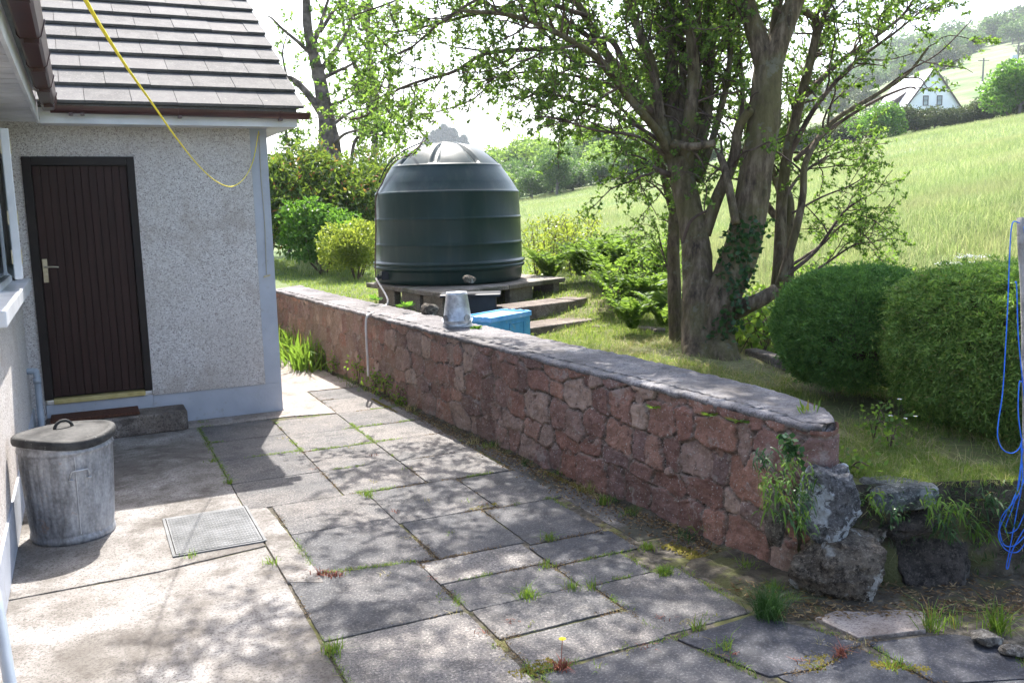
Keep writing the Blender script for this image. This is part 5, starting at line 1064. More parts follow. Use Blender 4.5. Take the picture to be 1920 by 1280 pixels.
lim = [(L3([(700, 520, 26), (700, 330, 26), (705, 200, 26), (690, 60, 26), (700, -60, 26)]), .12, .05, 1.2, .2), (L3([(700, 200, 26), (650, 80, 26), (640, -20, 26.5)]), .08, .03, 1.2, .2), (L3([(702, 230, 26), (730, 160, 26.5), (720, 60, 27)]), .07, .02, .4, .2), (L3([(695, 100, 26), (660, 50, 25), (655, 20, 25)]), .05, .02, 1.2, .2)]
limbtree('young_tree', D(700, 330, 26), 'lighter leafy tree just right of the gnarled old tree', lim, 'bramble_leaf', 62, sub=(3.6, 1.5), tw=(6, .6), ls=.10, lpt=16, barkm='pale_bark')
# ------------------------------------------------------------------ wood, spruces, hedge, hill bushes
def proto_tree(name, h, w_, n, ls, mat, seed, lobes=12, trunkh=.25):
    r = np.random.default_rng(seed); root = empty(name, (0, 0, 0)); cc = np.array([0, 0, h*.50]); P, N = crownpts(cc, (w_/2, w_/2, h*.60), n, lobes, r, .6); P[:, 2] = np.abs(P[:, 2])
    V, Q = leaves(P, r.normal(size=P.shape)+unit(P-cc)*.7, ls*r.uniform(.6, 1.3, len(P)), ls*.75, r); raw('crown', V, Q, mat, root)
    m = MB(); m.tube([(0, 0, -.3), (0.05, 0, h*.3), (0, 0.05, h*.6)], [.035*h, .025*h, .01*h], 7)
    for k in range(5): a = r.uniform(0, 6.28); m.tube([(0, 0, h*.25), (math.cos(a)*w_*.2, math.sin(a)*w_*.2, h*.5), (math.cos(a)*w_*.32, math.sin(a)*w_*.32, h*.72)], [.015*h, .01*h, .004*h], 5)
    m.build('trunk', 'pole_wood', root); return root
def put(proto, first, loc, sc, rz, label, cat_, group=None):
    o = proto if first else copy_tree(proto); o.location = Vector([float(a) for a in loc]); o.rotation_euler = (0, 0, rz); o.scale = sc if hasattr(sc, '__len__') else (sc, sc, sc); tag(o, label, cat_, group); return o
pr_ = [proto_tree('broadleaf_tree', 7, 6.5, 5200, .36, 'wood_leaf', 70), proto_tree('broadleaf_tree', 7, 6, 5200, .36, 'wood_leaf', 71, 9), proto_tree('broadleaf_tree', 7, 6.5, 4600, .36, 'dark_wood_leaf', 72, 10)]
used = [0, 0, 0]; rr = random.Random(8)
def skyl(px): return np.interp(px, [700, 760, 860, 900, 950, 1000, 1080, 1150, 1200, 1260, 1330, 1400], [330, 322, 300, 282, 268, 246, 242, 244, 258, 262, 262, 262])
for k in range(72):
    px = rr.uniform(740, 1330); row = k % 4; d = (70, 80, 93, 110)[row]+rr.uniform(-4, 4)
    ty = skyl(px)+(66, 40, 18, 0)[row]+rr.uniform(-8, 8)
    p = place(px, d, -.2); zt_ = D(px, ty, d)[2]; hh = max(2.5, zt_-p[2]); q = rr.choice([0, 0, 1, 1, 2]) if row else rr.choice([0, 2])
    s_ = hh/7.3; sw = max(s_, .55)
    put(pr_[q], not used[q], p, (sw*1.05, sw*1.05, s_), rr.uniform(0, 6), 'one of the pale leafy trees massed in the wood beyond the hay field' if q < 2 else 'one of the darker green trees in the wood beyond the hay field', 'tree', 'pale trees of the wood beyond the field' if q < 2 else 'darker trees of the wood beyond the field'); used[q] = 1
pb = proto_tree('field_bush', 3, 3.4, 5200, .17, 'dark_wood_leaf', 75, 13)
for k, (px, d, h_, lb) in enumerate(((1045, 64, 3.0, 'big dark bush at the far edge of the hay field right of the tank'), (1000, 66, 2.0, 'low bush at the field edge nearest the tank'), (1125, 66, 1.9, 'small bush between the two dark bushes at the field edge'), (1180, 65, 2.3, 'dark bush at the field edge partly behind the hawthorn'), (1240, 66, 2.3, 'bush at the field edge hidden behind the hawthorn stems'))):
    put(pb, k == 0, place(px, d, -.1), h_/3.0, k*1.3, lb, 'bush')
# spruces
def spruce(c, h, seed, label):
    r = np.random.default_rng(seed); root = empty('spruce_tree', c, label, 'tree'); n = 14000; t_ = r.uniform(0, 1, n)**.4; a = r.uniform(0, 6.28, n); tier = 1.
    rad = (1-t_)**.62*h*.25*r.uniform(.2, 1, n)**.6*(1+.25*np.sin(a*3+seed)+.2*np.sin(a*7+t_*40))+.05; P = np.stack([rad*np.cos(a), rad*np.sin(a), t_*h], 1)+np.array(c); Dd = np.stack([np.cos(a), np.sin(a), -.2+0*a], 1)+r.normal(size=(n, 3))*.9
    P = P+r.normal(size=P.shape)*.35; V, Q = leaves(P, Dd, .8*r.uniform(.5, 1.3, n), .3, r); raw('crown', V, Q, 'spruce_leaf', root); MB().tube([np.array(c), np.array(c)+[0, 0, h*.97]], [h*.018, .03], 6).build('trunk', 'pole_wood', root)
for k, (px, ty, lb) in enumerate(((840, 238, 'tallest of the spruces showing above the tank top'), (822, 250, 'spruce just left of the tallest one above the tank'), (858, 246, 'spruce just right of the tallest one above the tank'), (808, 258, 'short spruce at the left end of the spruce group'), (830, 247, 'spruce filling the gap left of the tallest spruce'), (852, 245, 'spruce filling the gap right of the tallest spruce'), (876, 258, 'short spruce at the right end of the spruce group'), (1195, 228, 'lone spruce tip above the wood behind the hawthorn'))):
    p = place(px, 420, -1); zt_ = D(px, ty, 420)[2]; spruce(p, zt_-p[2], 80+k, lb)
# hedge in front of the cottage
ph = proto_tree('hedge_bush', 3, 4.2, 5200, .19, 'gorse_leaf', 76, 14); ph2 = proto_tree('hedge_bush', 3, 4.2, 5200, .19, 'laurel_leaf', 77, 14)
hl = [(1400, 64, 2.0), (1440, 64, 2.1), (1480, 64, 2.2), (1520, 64, 2.2), (1560, 64, 2.3), (1600, 63, 2.3), (1640, 63, 2.5), (1675, 63, 2.5), (1705, 62.5, 2.1), (1740, 62.5, 2.0), (1775, 62, 1.7), (1810, 62, 1.8), (1840, 62, 2.1), (1870, 61, 2.3), (1900, 61, 2.6), (1935, 61, 2.6), (1980, 61, 2.6)]
for k, (px, d, h_) in enumerate(hl):
    put(ph, k == 0, place(px, d, -.25), (h_/3*.95, h_/3*.95, h_/3.5), k*1.7, 'one of the grey green bushes of the hedge below the white cottage', 'bush', 'bushes of the field hedge')
for k, (px, d, h_, lb) in enumerate(((1893, 58.5, 3.4, 'bright green bush rising above the field hedge at the right edge'), (1640, 60, 2.4, 'bright green bush in the field hedge left below the cottage'), (1945, 58, 3.4, 'second bright bush beyond the right edge of the hedge'))):
    put(ph2, k == 0, place(px, d, -.2), h_/3, k*2, lb, 'bush')
# hill bushes and hill wood
pg = proto_tree('hill_bush', 3, 5, 1500, .36, 'gorse_leaf', 78, 10)
pw_ = proto_tree('hill_tree', 7, 8, 1700, .62, 'dark_wood_leaf', 79, 10)
k = 0
for _ in range(55):
    px = rr.uniform(1540, 1990); d = rr.uniform(150, 320); p = place(px, d, -.3); y_ = 0
    put(pg, k == 0, p, rr.uniform(.5, 1.5)*d/190, rr.uniform(0, 6), 'one of the gorse bushes dotted over the hillside behind the cottage', 'bush', 'gorse bushes on the hillside'); k += 1
k = 0
for _ in range(70):
    px = rr.uniform(1500, 2020); t_ = (px-1500)/500; d = rr.uniform(235, 262)+rr.choice([0, 0, 75]); p = place(px, d, -.4)
    put(pw_, k == 0, p, rr.uniform(.6, 1.2)*d/230, rr.uniform(0, 6), 'one of the trees of the dark wood strip across the hillside', 'tree', 'trees of the hillside wood'); k += 1
# ------------------------------------------------------------------ cottage
Pg = D(1752, 128, 112); gw = 3.65; g0 = np.array([Pg[0], Pg[1]]); e1_ = unit(np.array([RH[0], RH[1]])*1.0+FH*.10); 
rb = D(1655, 168, 131)[:2]; e2_ = unit(rb-g0); Lr = 13.5; az = Pg[2]; ez = D(1700, 200, 112)[2]-.15; bz = ez-2.6
cot = empty('cottage', (*g0, bz), 'white gabled cottage with a pale roof and two small gable windows on the hill', 'house')
def cp(a, b_, z): q = g0+e1_*a+e2_*b_; return (q[0], q[1], z)
m = MB(); m.add([cp(-gw, 0, bz), cp(gw, 0, bz), cp(gw, 0, ez), cp(0, 0, az-.1), cp(-gw, 0, ez), cp(-gw, Lr, bz), cp(gw, Lr, bz), cp(gw, Lr, ez), cp(0, Lr, az-.1), cp(-gw, Lr, ez)], [(0, 1, 2, 3, 4), (9, 8, 7, 6, 5), (0, 4, 9, 5), (1, 6, 7, 2)]); m.build('wall', 'far_white', cot)
sl_ = (az-ez)/gw; m = MB()
for s_ in (-1, 1):
    a1 = s_*(gw+.35); z1 = az-sl_*(gw+.35); V = [cp(0, -.25, az), cp(a1, -.25, z1), cp(a1, Lr+.2, z1), cp(0, Lr+.2, az)]; V2 = [(x, y, z+.12) for x, y, z in V]; m.add(V+V2, [(0, 1, 2, 3), (7, 6, 5, 4), (0, 4, 5, 1), (1, 5, 6, 2), (2, 6, 7, 3)])
m.build('roof', 'far_roof', cot)
m = MB()
for s_ in (-1, 1):
    a1 = s_*(gw+.38); z1 = az-sl_*(gw+.38); m.add([cp(0, -.32, az+.15), cp(a1, -.32, z1+.15), cp(a1, -.32, z1-.18), cp(0, -.32, az-.22), cp(0, -.26, az+.15), cp(a1, -.26, z1+.15), cp(a1, -.26, z1-.18), cp(0, -.26, az-.22)], [(0, 1, 2, 3), (7, 6, 5, 4), (0, 4, 5, 1), (3, 2, 6, 7), (1, 5, 6, 2)])
m.build('barge_board', 'far_dark', cot)
for a0 in (-.95, .85):
    wn_ = empty('window', (0, 0, 0)); wn_.parent = cot; wn_.location = Vector(cp(a0, -.02, ez+.7))-wloc(cot)
    m = MB(); 
    def fb(x0, x1, z0, z1, y0=-.05, y1=.02): m.add([cp(x, y, z) for z in (z0, z1) for x, y in ((x0, y0), (x1, y0), (x1, y1), (x0, y1))], [(3, 2, 1, 0), (4, 5, 6, 7), (0, 1, 5, 4), (1, 2, 6, 5), (2, 3, 7, 6), (3, 0, 4, 7)])
    fb(a0-.36, a0+.36, ez+1.35, ez+1.47); fb(a0-.36, a0-.26, ez+.35, ez+1.35); fb(a0+.26, a0+.36, ez+.35, ez+1.35); fb(a0-.36, a0+.36, ez+.25, ez+.35); fb(a0-.26, a0+.26, ez+.88, ez+.94); m.build('frame', 'far_dark', wn_)
    m = MB(); fb(a0-.26, a0+.26, ez+.35, ez+.87, -.03, -.01); fb(a0-.26, a0+.26, ez+.95, ez+1.34, -.03, -.01); m.build('pane', 'glass_reflect_tint', wn_)
m = MB(); q0, q1 = 4.2, 6.2
for zz in (0,):
    m.add([cp(-gw*.95+.15, q0, ez+.45), cp(-gw*.95+.15, q1, ez+.45), cp(-gw*.5+.0, q1, az-sl_*gw*.5+.16), cp(-gw*.5, q0, az-sl_*gw*.5+.16), cp(-gw*.95+.05, q0, ez+1.5), cp(-gw*.95+.05, q1, ez+1.5)], [(0, 1, 5, 4), (4, 5, 2, 3), (0, 4, 3), (1, 2, 5)])
m.build('dormer', 'far_dark', cot)
m = MB(); m.add([cp(-gw-.02, 1.0+x, bz+z) for z in (1.0, 2.2) for x in (0, 1.1)], [(0, 1, 3, 2)]); m.build('side_window', 'glass_reflect_tint', cot)
# power poles
def pole(px, yt, d, label, boxed=False, wires=None):
    p = place(px, d, -.5); zt_ = D(px, yt, d)[2]; root = empty('power_pole', p, label, 'power pole'); top = np.array([p[0], p[1], zt_])
    MB().tube([p, top], [.17, .12], 7).build('mast', 'pole_wood', root); rx = np.array([RH[0], RH[1], 0])
    MB().tube([top-rx*.9-[0, 0, .4], top+rx*.9-[0, 0, .4]], .07, 5).build('crossarm', 'pole_wood', root)
    if boxed:
        q = top-[0, 0, 2.6]-rx*.6; MB().obox(q, rx*.4, np.array([FH[0], FH[1], 0])*.35, (0, 0, .9)).build('transformer', 'pole_box', root, bevel=.05)
    return top
t1 = pole(1823, 118, 150, 'slim power pole just right of the cottage')
t2 = pole(1885, 92, 140, 'power pole with a pale transformer box near the right edge', True)
# ------------------------------------------------------------------ grass
def grass(name, pts, h, w_, lean, mat, seed, label='', hs_=.35):
    r = np.random.default_rng(seed); n = len(pts); V, Q = blades(pts, h*np.clip(r.normal(1, hs_, n), .25, 2), w_*r.uniform(.7, 1.3, n), lean, r); o = raw(name, V, Q, mat, origin=(0, 0, 0)); o['kind'] = 'stuff'; o['label'] = label; o['category'] = 'grass'; return o
def scatter(n, px0, px1, d0, d1, seed, power=1.):
    r = np.random.default_rng(seed); d = d0+(d1-d0)*r.random(n)**power; px = r.uniform(px0, px1, n); u = (px-960)/F*d; x, y = xy(u, d); return x, y, r
x, y, r = scatter(330000, 880, 2060, 3.0, 9.6, 90, 1.25); ok = ~pit(x, y) & (x > np.interp(y, WB[:, 1], WB[:, 0])-.02)
tfx, tfy = c1[0], c1[1]
bare = fbm(x*2.2, y*2.2, o=4, s=77); dtr = np.hypot(x-D(1325, 660, 7.4)[0], y-D(1325, 660, 7.4)[1]); ok &= (bare > -.25-.0*x) | (r.random(len(x)) < .12)
ok &= (dtr > .45) | (r.random(len(x)) < .1); ok &= r.random(len(x)) < np.clip(.75+bare*1.2, .15, 1)
x, y = x[ok], y[ok]; P = np.stack([x, y, terr(x, y)-.004], 1); hay = r.random(len(x)) < np.clip(.10-.45*bare[ok]+.25*(dtr[ok] < 1.2), .03, .7)
grass('lawn_grass', P[~hay], .036, .0034, .8, 'lawn_blade', 91, 'short shaded lawn grass between the wall and the bushes'); grass('cut_grass', P[hay]+[0, 0, .006], .05, .003, 3.0, 'hay_blade', 92, 'dry cut grass and litter lying on the lawn')
x, y, r = scatter(60000, 480, 1300, 8.5, 19, 93, .8); ok = ~pit(x, y) & (x > np.interp(y, WB[:, 1], WB[:, 0])-.02) & (np.hypot(x-TC[0], y-TC[1]) > .8); x, y = x[ok], y[ok]
grass('lawn_grass', np.stack([x, y, terr(x, y)-.005], 1), .045, .007, .7, 'lawn_blade', 94, 'sunny strip of lawn beyond the wall left of the tank')
for a, (n, d0, d1, h_, w_) in enumerate(((140000, 9.0, 15, .24, .0045), (190000, 15, 30, .25, .006), (230000, 30, 72, .24, .011))):
    x, y, r = scatter(n, 560 if a else 1000, 2350, d0, d1, 95+a, .8); u, d = plan(x, y); ok = (d > 13.2+0*d) | ((u > 1.9+.0*d) & (d > 9.3)); x, y = x[ok], y[ok]; P = np.stack([x, y, terr(x, y)-.02], 1)
    tall = .55+.45*np.clip(.5+fbm(x*.35, y*.35, o=3, s=12), 0, 1.3)
    V, Q = blades(P, h_*tall*r.uniform(.6, 1.2, len(P)), w_*r.uniform(.6, 1.3, len(P)), .55, r); o = raw('hay_grass', V, Q, 'field_blade', origin=(0, 0, 0)); tag(o, ('near part', 'middle part', 'far part')[a]+' of the tall pale hay grass in the sloping field', 'grass', kind='stuff')
# tussocks and weeds in the joints (each a thing)
def tuft(px, py, n, h_, mat='weed_leaf', w_=.004, lean=.9, spread=.02, z=0, name='grass_tuft', label=None, group=None, cat_='weed', P0=None):
    r = np.random.default_rng(int(px*7+py)); c = G(px, py, z) if P0 is None else np.array(P0); P = c+np.stack([r.normal(size=n)*spread, r.normal(size=n)*spread, 0*r.random(n)-.004], 1)
    V, Q = blades(P, h_*r.uniform(.4, 1.1, n), w_, lean, r); o = raw(name, V, Q, mat, origin=c); return tag(o, label, cat_, group)
W_ = [(625, 1222, 70, .075, 'bright grass tuft in the joint beside the concrete pad near the bottom edge'), (990, 1120, 90, .07, 'bright round grass tuft in the middle of the paving joints'), (1030, 1012, 60, .06, 'grass tuft at the joint corner below the wall middle'), (1025, 1062, 50, .05, 'grass tuft at the joint crossing just above the round tuft'), (1075, 1105, 30, .075, 'left of two thin upright grass tufts in one joint'), (1105, 1105, 30, .075, 'right of two thin upright grass tufts in one joint'),
 (1215, 1028, 70, .055, 'pale weed rosette near the yellow moss line'), (1245, 1075, 160, .05, 'wide mat of grass by the moss at the wall foot'), (1360, 1215, 30, .065, 'grass tuft in the joint of the darkest slabs'), (685, 928, 50, .05, 'small grass tuft on a joint in the upper paving'), (510, 1055, 35, .05, 'small yellowish tuft by the narrow concrete strip'), (358, 1043, 30, .05, 'tuft at the front edge of the steel cover'), (1310, 1180, 26, .07, 'thin dry tuft at the right end of a slab joint'),
 (1450, 1110, 130, .07, 'mixed grass at the foot of the brown boulder'), (1480, 1130, 80, .06, 'low grass in front of the brown boulder'), (1745, 1180, 60, .13, 'tall grass tuft in the dirt left of the stone chip'), (1870, 1180, 110, .15, 'tallest grass clump in the dirt by the right edge'), (1790, 1175, 25, .09, 'thin grass between the two tall clumps'), (1130, 945, 60, .08, 'pale grass at the wall foot right of the moss'), (1310, 1000, 60, .13, 'wispy dry grass at the wall foot near the big red stone'),
 (430, 905, 60, .04, 'leafy weeds at the corner of the shaded slabs'), (400, 865, 60, .035, 'weeds in the joint between pad and shaded slabs'), (380, 793, 20, .05, 'small leaf weed right of the door step'), (1675, 1250, 30, .05, 'weed in the joint at the bottom right'), (1400, 1070, 50, .09, 'grass just left of the long dark tussock'), (680, 700, 50, .10, 'leafy weed at the hose end by the wall'), (870, 800, 40, .08, 'small weed low on the sunny joint of the wall foot'), (940, 835, 40, .07, 'weed at the wall foot above the dappled slabs')]
for px, py, n, h_, lb in W_: tuft(px, py, n, h_, label=lb, group=None)
tuft(1440, 1050, 420, .17, 'ivy_leaf', .003, .95, .025, 0, P0=D(1442, 1050, 3.92)*[1, 1, 0]+[0, 0, .0], label='long dark arching grass tussock at the end of the wall')
for k, (px, py) in enumerate([(845, 1000), (760, 1010), (590, 1075), (650, 1075), (720, 1078), (810, 1085), (830, 1120), (860, 1150), (905, 1185), (925, 1210), (945, 1235), (960, 1165), (1000, 1175), (1160, 1145), (1240, 1160), (1265, 1195), (1180, 1225), (1210, 1215), (1290, 1190), (1545, 1205), (1500, 1240), (1540, 1250), (1600, 1200), (1380, 1230), (1120, 1250), (700, 905), (905, 945), (880, 940), (530, 822), (590, 880), (560, 850), (655, 840), (700, 855), (760, 880), (800, 940), (745, 960), (1330, 1155), (1290, 1165)]):
    tuft(px, py, 12, .028, ('weed_leaf', 'hay_blade', 'red_weed')[k % 3], .004, 1.3, .018, 0, 'joint_weed', 'tiny weed sprig in a joint of the grey paving', 'tiny weed sprigs in the paving joints')
# leafy plants
def rosette(px, py, n, L, mat, label, z=0, P0=None, up=.5, w_=.3, name='leafy_weed', spread=.02):
    r = np.random.default_rng(int(px*3+py)); c = G(px, py, z) if P0 is None else np.array(P0); P = c+r.normal(size=(n, 3))*[spread, spread, .0]; a = r.uniform(0, 6.28, n); Dd = np.stack([np.cos(a), np.sin(a), up*r.uniform(.4, 2, n)], 1)
    V, Q = leaves(P, Dd, L*r.uniform(.5, 1.1, n), L*w_, r); return tag(raw(name, V, Q, mat, origin=c), label, 'weed')
k = 0
for px, py in ((560, 655), (585, 668), (610, 680), (630, 688)):
    y0 = G(px, py)[1]; tuft(px, py, 90, .42, 'weed_leaf', .022, .8, .12, P0=(np.interp(y0, WF[:, 1], WF[:, 0])-.16, y0, 0), label=('dry leafed', 'bushy', 'broad leafed', 'bright green')[k]+' strap leaved plant at the wall foot past the house corner', name='strap_plant'); k += 1
for k, (px, py, h_) in enumerate(((655, 700, .34), (700, 722, .26), (720, 738, .22), (765, 757, .15), (740, 745, .2), (625, 690, .26))):
    y0 = G(px, py)[1]; c = np.array([np.interp(y0, WF[:, 1], WF[:, 0])-.07, y0, 0.]); leafy_stuff('wall_weed', [c], h_, 80, .035, 'weed_leaf', ('tall spindly', 'bluish leafed', 'dense green', 'low creeping', 'ragged', 'small bright')[k]+' weed at the sunny foot of the stone wall', 'weed', 120+k, .08)
rw = np.random.default_rng(44)
for k in range(26):
    y0 = rw.uniform(3.6, 9.5); tuft(k*13, k*7, int(rw.uniform(12, 40)), rw.uniform(.04, .10), ('weed_leaf', 'ivy_leaf', 'hay_blade')[k % 3], .004, 1.1, .03, name='foot_weed', label='small wild tuft growing along the foot of the stone wall', group='small tufts along the wall foot', P0=(np.interp(y0, WF[:, 1], WF[:, 0])-rw.uniform(.03, .14), y0, .004))
# ferns and ivy on the near wall end and boulders
FP = [(1430, 860, 4.1, .12), (1470, 905, 4.0, .13), (1450, 940, 3.98, .13), (1480, 960, 3.98, .12), (1505, 975, 3.98, .11), (1440, 900, 4.0, .12), (1500, 930, 4.0, .13), (1520, 890, 4.12, .12), (1640, 940, 4.18, .10), (1680, 957, 4.12, .08), (1745, 940, 4.15, .13), (1780, 950, 4.2, .14), (1770, 985, 4.2, .14), (1810, 960, 4.3, .14), (1840, 990, 4.3, .14), (1850, 940, 4.3, .14), (1480, 870, 4.1, .12)]
nm = ['at the top of the wall end', 'left of the lichened stone', 'hanging low on the wall end', 'over the upright brown stone', 'by the foot of the lichened stone', 'on the face of the wall end', 'tucked behind the lichened stone', 'above the lichened stone', 'between lichened stone and slate', 'under the slate block', 'right of the slate block', 'on the soil bank above the dark boulder', 'hanging over the dark boulder', 'on the bank left of the blue rope', 'low on the bank by the blue rope', 'on the lawn edge by the post', 'on the last wall course']
for k, (px, py, d, L) in enumerate(FP):
    r = np.random.default_rng(140+k); c = D(px, py, d); parts = []
    for q_ in range(44):
        a = r.uniform(0, 6.28); o_ = np.array([-.35, -.75, 0])*r.uniform(.3, 1)+np.array([math.cos(a), math.sin(a), 0])*.7; L_ = L*.62*r.uniform(.4, 1.15); t_ = np.linspace(0, 1, 7)[:, None]; sp = c+r.normal(size=3)*.03+o_*L_*.8*t_+np.array([0, 0, 1])*L_*(r.uniform(.1, .9)*t_-r.uniform(.5, 1.3)*t_**2)
        w_ = .0048*np.sin(np.pi*np.clip(t_[:, 0]*.92+.06, 0, 1))[:, None]; s_ = unit(np.cross(o_, [0, 0, 1.])+r.normal(size=3)*.3); V = np.concatenate([sp-s_*w_, sp+s_*w_]); parts.append((V, np.array([[i, i+7, i+8, i+1] for i in range(6)])))
    V, Q = cat(parts); tag(raw('wall_fern', V, Q, ('ivy_leaf', 'bramble_leaf', 'weed_leaf')[k % 3]), 'small strap leaved fern '+nm[k], 'fern')
r = np.random.default_rng(33); P = np.array([D(1468+28*t_+r.normal()*6, 815+50*t_+r.normal()*6, 3.98) for t_ in r.random(70)]); V, Q = leaves(P, r.normal(size=P.shape), .035, .03, r); tag(raw('ivy', V, Q, 'ivy_leaf'), 'sprig of ivy on the front of the near wall end', 'ivy')
for k, (px, py, lb) in enumerate(((1230, 765, 'small fern tuft rooted in the upper wall face'), (1330, 778, 'left sprig growing under the wall top near its end'), (1385, 790, 'right sprig growing under the wall top near its end'))):
    y0 = np.interp(0, [0, 1], [0, 0]); P0 = None
    for t_ in np.linspace(3, 8, 400):
        q = PY(px, py, t_)
        if q[0] >= np.interp(t_, WF[:, 1], WF[:, 0])-.03: P0 = q; break
    rosette(px, py, 26, .07, 'weed_leaf', lb, P0=P0, up=.2, w_=.14, name='wall_sprig', spread=.008)
rosette(1515, 765, 14, .09, 'weed_leaf', 'thin green seedling on the very end of the wall top', P0=G(1510, 775, .765), up=2, w_=.12, name='wall_sprig'); rosette(720, 590, 9, .12, 'laurel_leaf', 'yellow green leafy shoot under the left tank slab', P0=D(705, 562, 9.9), w_=.4); rosette(760, 575, 16, .10, 'laurel_leaf', 'small green plant against the left tank blocks', P0=D(762, 575, 9.1), w_=.3)
rosette(885, 618, 20, .07, 'laurel_leaf', 'low leafy weed between the bucket and the blue box', P0=G(895, 617, .765), w_=.4)
# bank litter: fill the face between the boulders
r = np.random.default_rng(5)
for k in range(16):
    px = 1770+11*k; lb = 'small fern number'; q = D(px, r.uniform(925, 1050), 4.36)
    rosette(px, 940+k, 34, .075, ('ivy_leaf', 'weed_leaf', 'bramble_leaf')[k % 3], 'one of the small green rosettes growing out of the soil bank by the blue rope', P0=q, up=.1, w_=.22, name='bank_plant', spread=.015)['group'] = 'small plants in the soil bank'
x, y, r = scatter(40000, 1480, 2400, 3.9, 4.7, 130); fl_ = 3.18-.46*(x-2.95); ok = (np.abs(y-fl_) < .06) & (x > 3.0); x, y = x[ok], y[ok]; P = np.stack([x, y-.03, r.uniform(.0, .44, len(x))], 1)
kk = r.random(len(P)) < .12; V, Q = blades(P[kk], .05, .003, 1.6, r); tag(raw('bank_grass', V, Q, 'hay_blade', origin=(0, 0, 0)), 'dry straws over the soil bank between the boulders', 'grass', kind='stuff'); P = P[~kk & (r.random(len(P)) < .55)]; V, Q = blades(P, .035, .006, 1.6, r); tag(raw('bank_grass', V, Q, 'ivy_leaf', origin=(0, 0, 0)), 'dark green moss and small leaves over the soil bank between the boulders', 'grass', kind='stuff')
# soil bank face
xs_ = np.arange(2.95, 5.2, .03); zs_ = np.arange(-.02, .47, .03); XX, ZZ = np.meshgrid(xs_, zs_); YYb = 3.18-.46*(XX-2.95)-.10*(1-ZZ/.45)+.05*fbm(XX*5, ZZ*5, o=4, s=4); i = np.arange(XX.size).reshape(XX.shape)
Q = np.stack([i[:-1, :-1], i[:-1, 1:], i[1:, 1:], i[1:, :-1]], -1).reshape(-1, 4); tag(raw('soil_bank', np.stack([XX, YYb, ZZ], -1), Q.copy(), 'soil', smooth=True, origin=(0, 0, 0)), kind='structure')
# litter / moss along the wall foot and joints
r = np.random.default_rng(77); n = 9000; yv = r.uniform(3.2, 10, n); xv = np.interp(yv, WF[:, 1], WF[:, 0])-np.abs(r.normal(size=n))*.13+.02; ok = xv > 2.5; P = np.stack([xv, yv, r.uniform(0, .012, n)], 1)[ok]
V, Q = leaves(P, r.normal(size=P.shape)*[1, 1, .25], .022, .008, r); tag(raw('leaf_litter', V, Q, 'dry_leaf', origin=(0, 0, 0)), 'dry brown litter along the foot of the stone wall', 'litter', kind='stuff')
x, y, r = scatter(9000, 1380, 2060, 3.2, 4.3, 131); ok = (y < 3.1-.46*(x-2.95)) & (y > 2.85-.5*(x-2.6)) & (x > 2.6); P = np.stack([x, y, r.uniform(.005, .03, len(x))], 1)[ok]; V, Q = leaves(P, r.normal(size=P.shape)*[1, 1, .2], .03, .006, r); tag(raw('leaf_litter', V, Q, 'dry_leaf', origin=(0, 0, 0)), 'dry grass litter in front of the boulders', 'litter', kind='stuff')
r = np.random.default_rng(99); JP = []
for P_, tn in SL:
    P_ = np.array(P_)
    for a, b_ in zip(P_, np.roll(P_, -1, 0)):
        L_ = np.linalg.norm(b_-a); n_ = int(L_*420); q = a+(b_-a)*r.random((n_, 1)); nr = np.array([(b_-a)[1], -(b_-a)[0]])/L_; q = q+nr*r.normal(size=(n_, 1))*.011+nr*.012; JP.append(q)
JP = np.concatenate(JP); ok = (JP[:, 1] > 2) & (fbm(JP[:, 0]*4, JP[:, 1]*4, o=3, s=91) > .0+.25*r.random(len(JP))-.05); JP = JP[ok]; P = np.stack([JP[:, 0], JP[:, 1], r.uniform(.0, .006, len(JP))], 1); kk = fbm(JP[:, 0]*2.5, JP[:, 1]*2.5, o=2, s=92) > .05
V, Q = leaves(P[~kk], r.normal(size=P[~kk].shape)*[1, 1, .3], .010*r.uniform(.5, 1.6, (~kk).sum()), .004, r); tag(raw('joint_litter', V, Q, 'dry_leaf', origin=(0, 0, 0)), 'brown litter caught in the joints of the grey paving', 'litter', kind='stuff')
V, Q = blades(P[kk], .012*r.uniform(.5, 1.5, kk.sum()), .003, 1.4, r); tag(raw('joint_moss', V, Q, 'weed_leaf', origin=(0, 0, 0)), 'short green moss and grass in the joints of the grey paving', 'moss', kind='stuff')
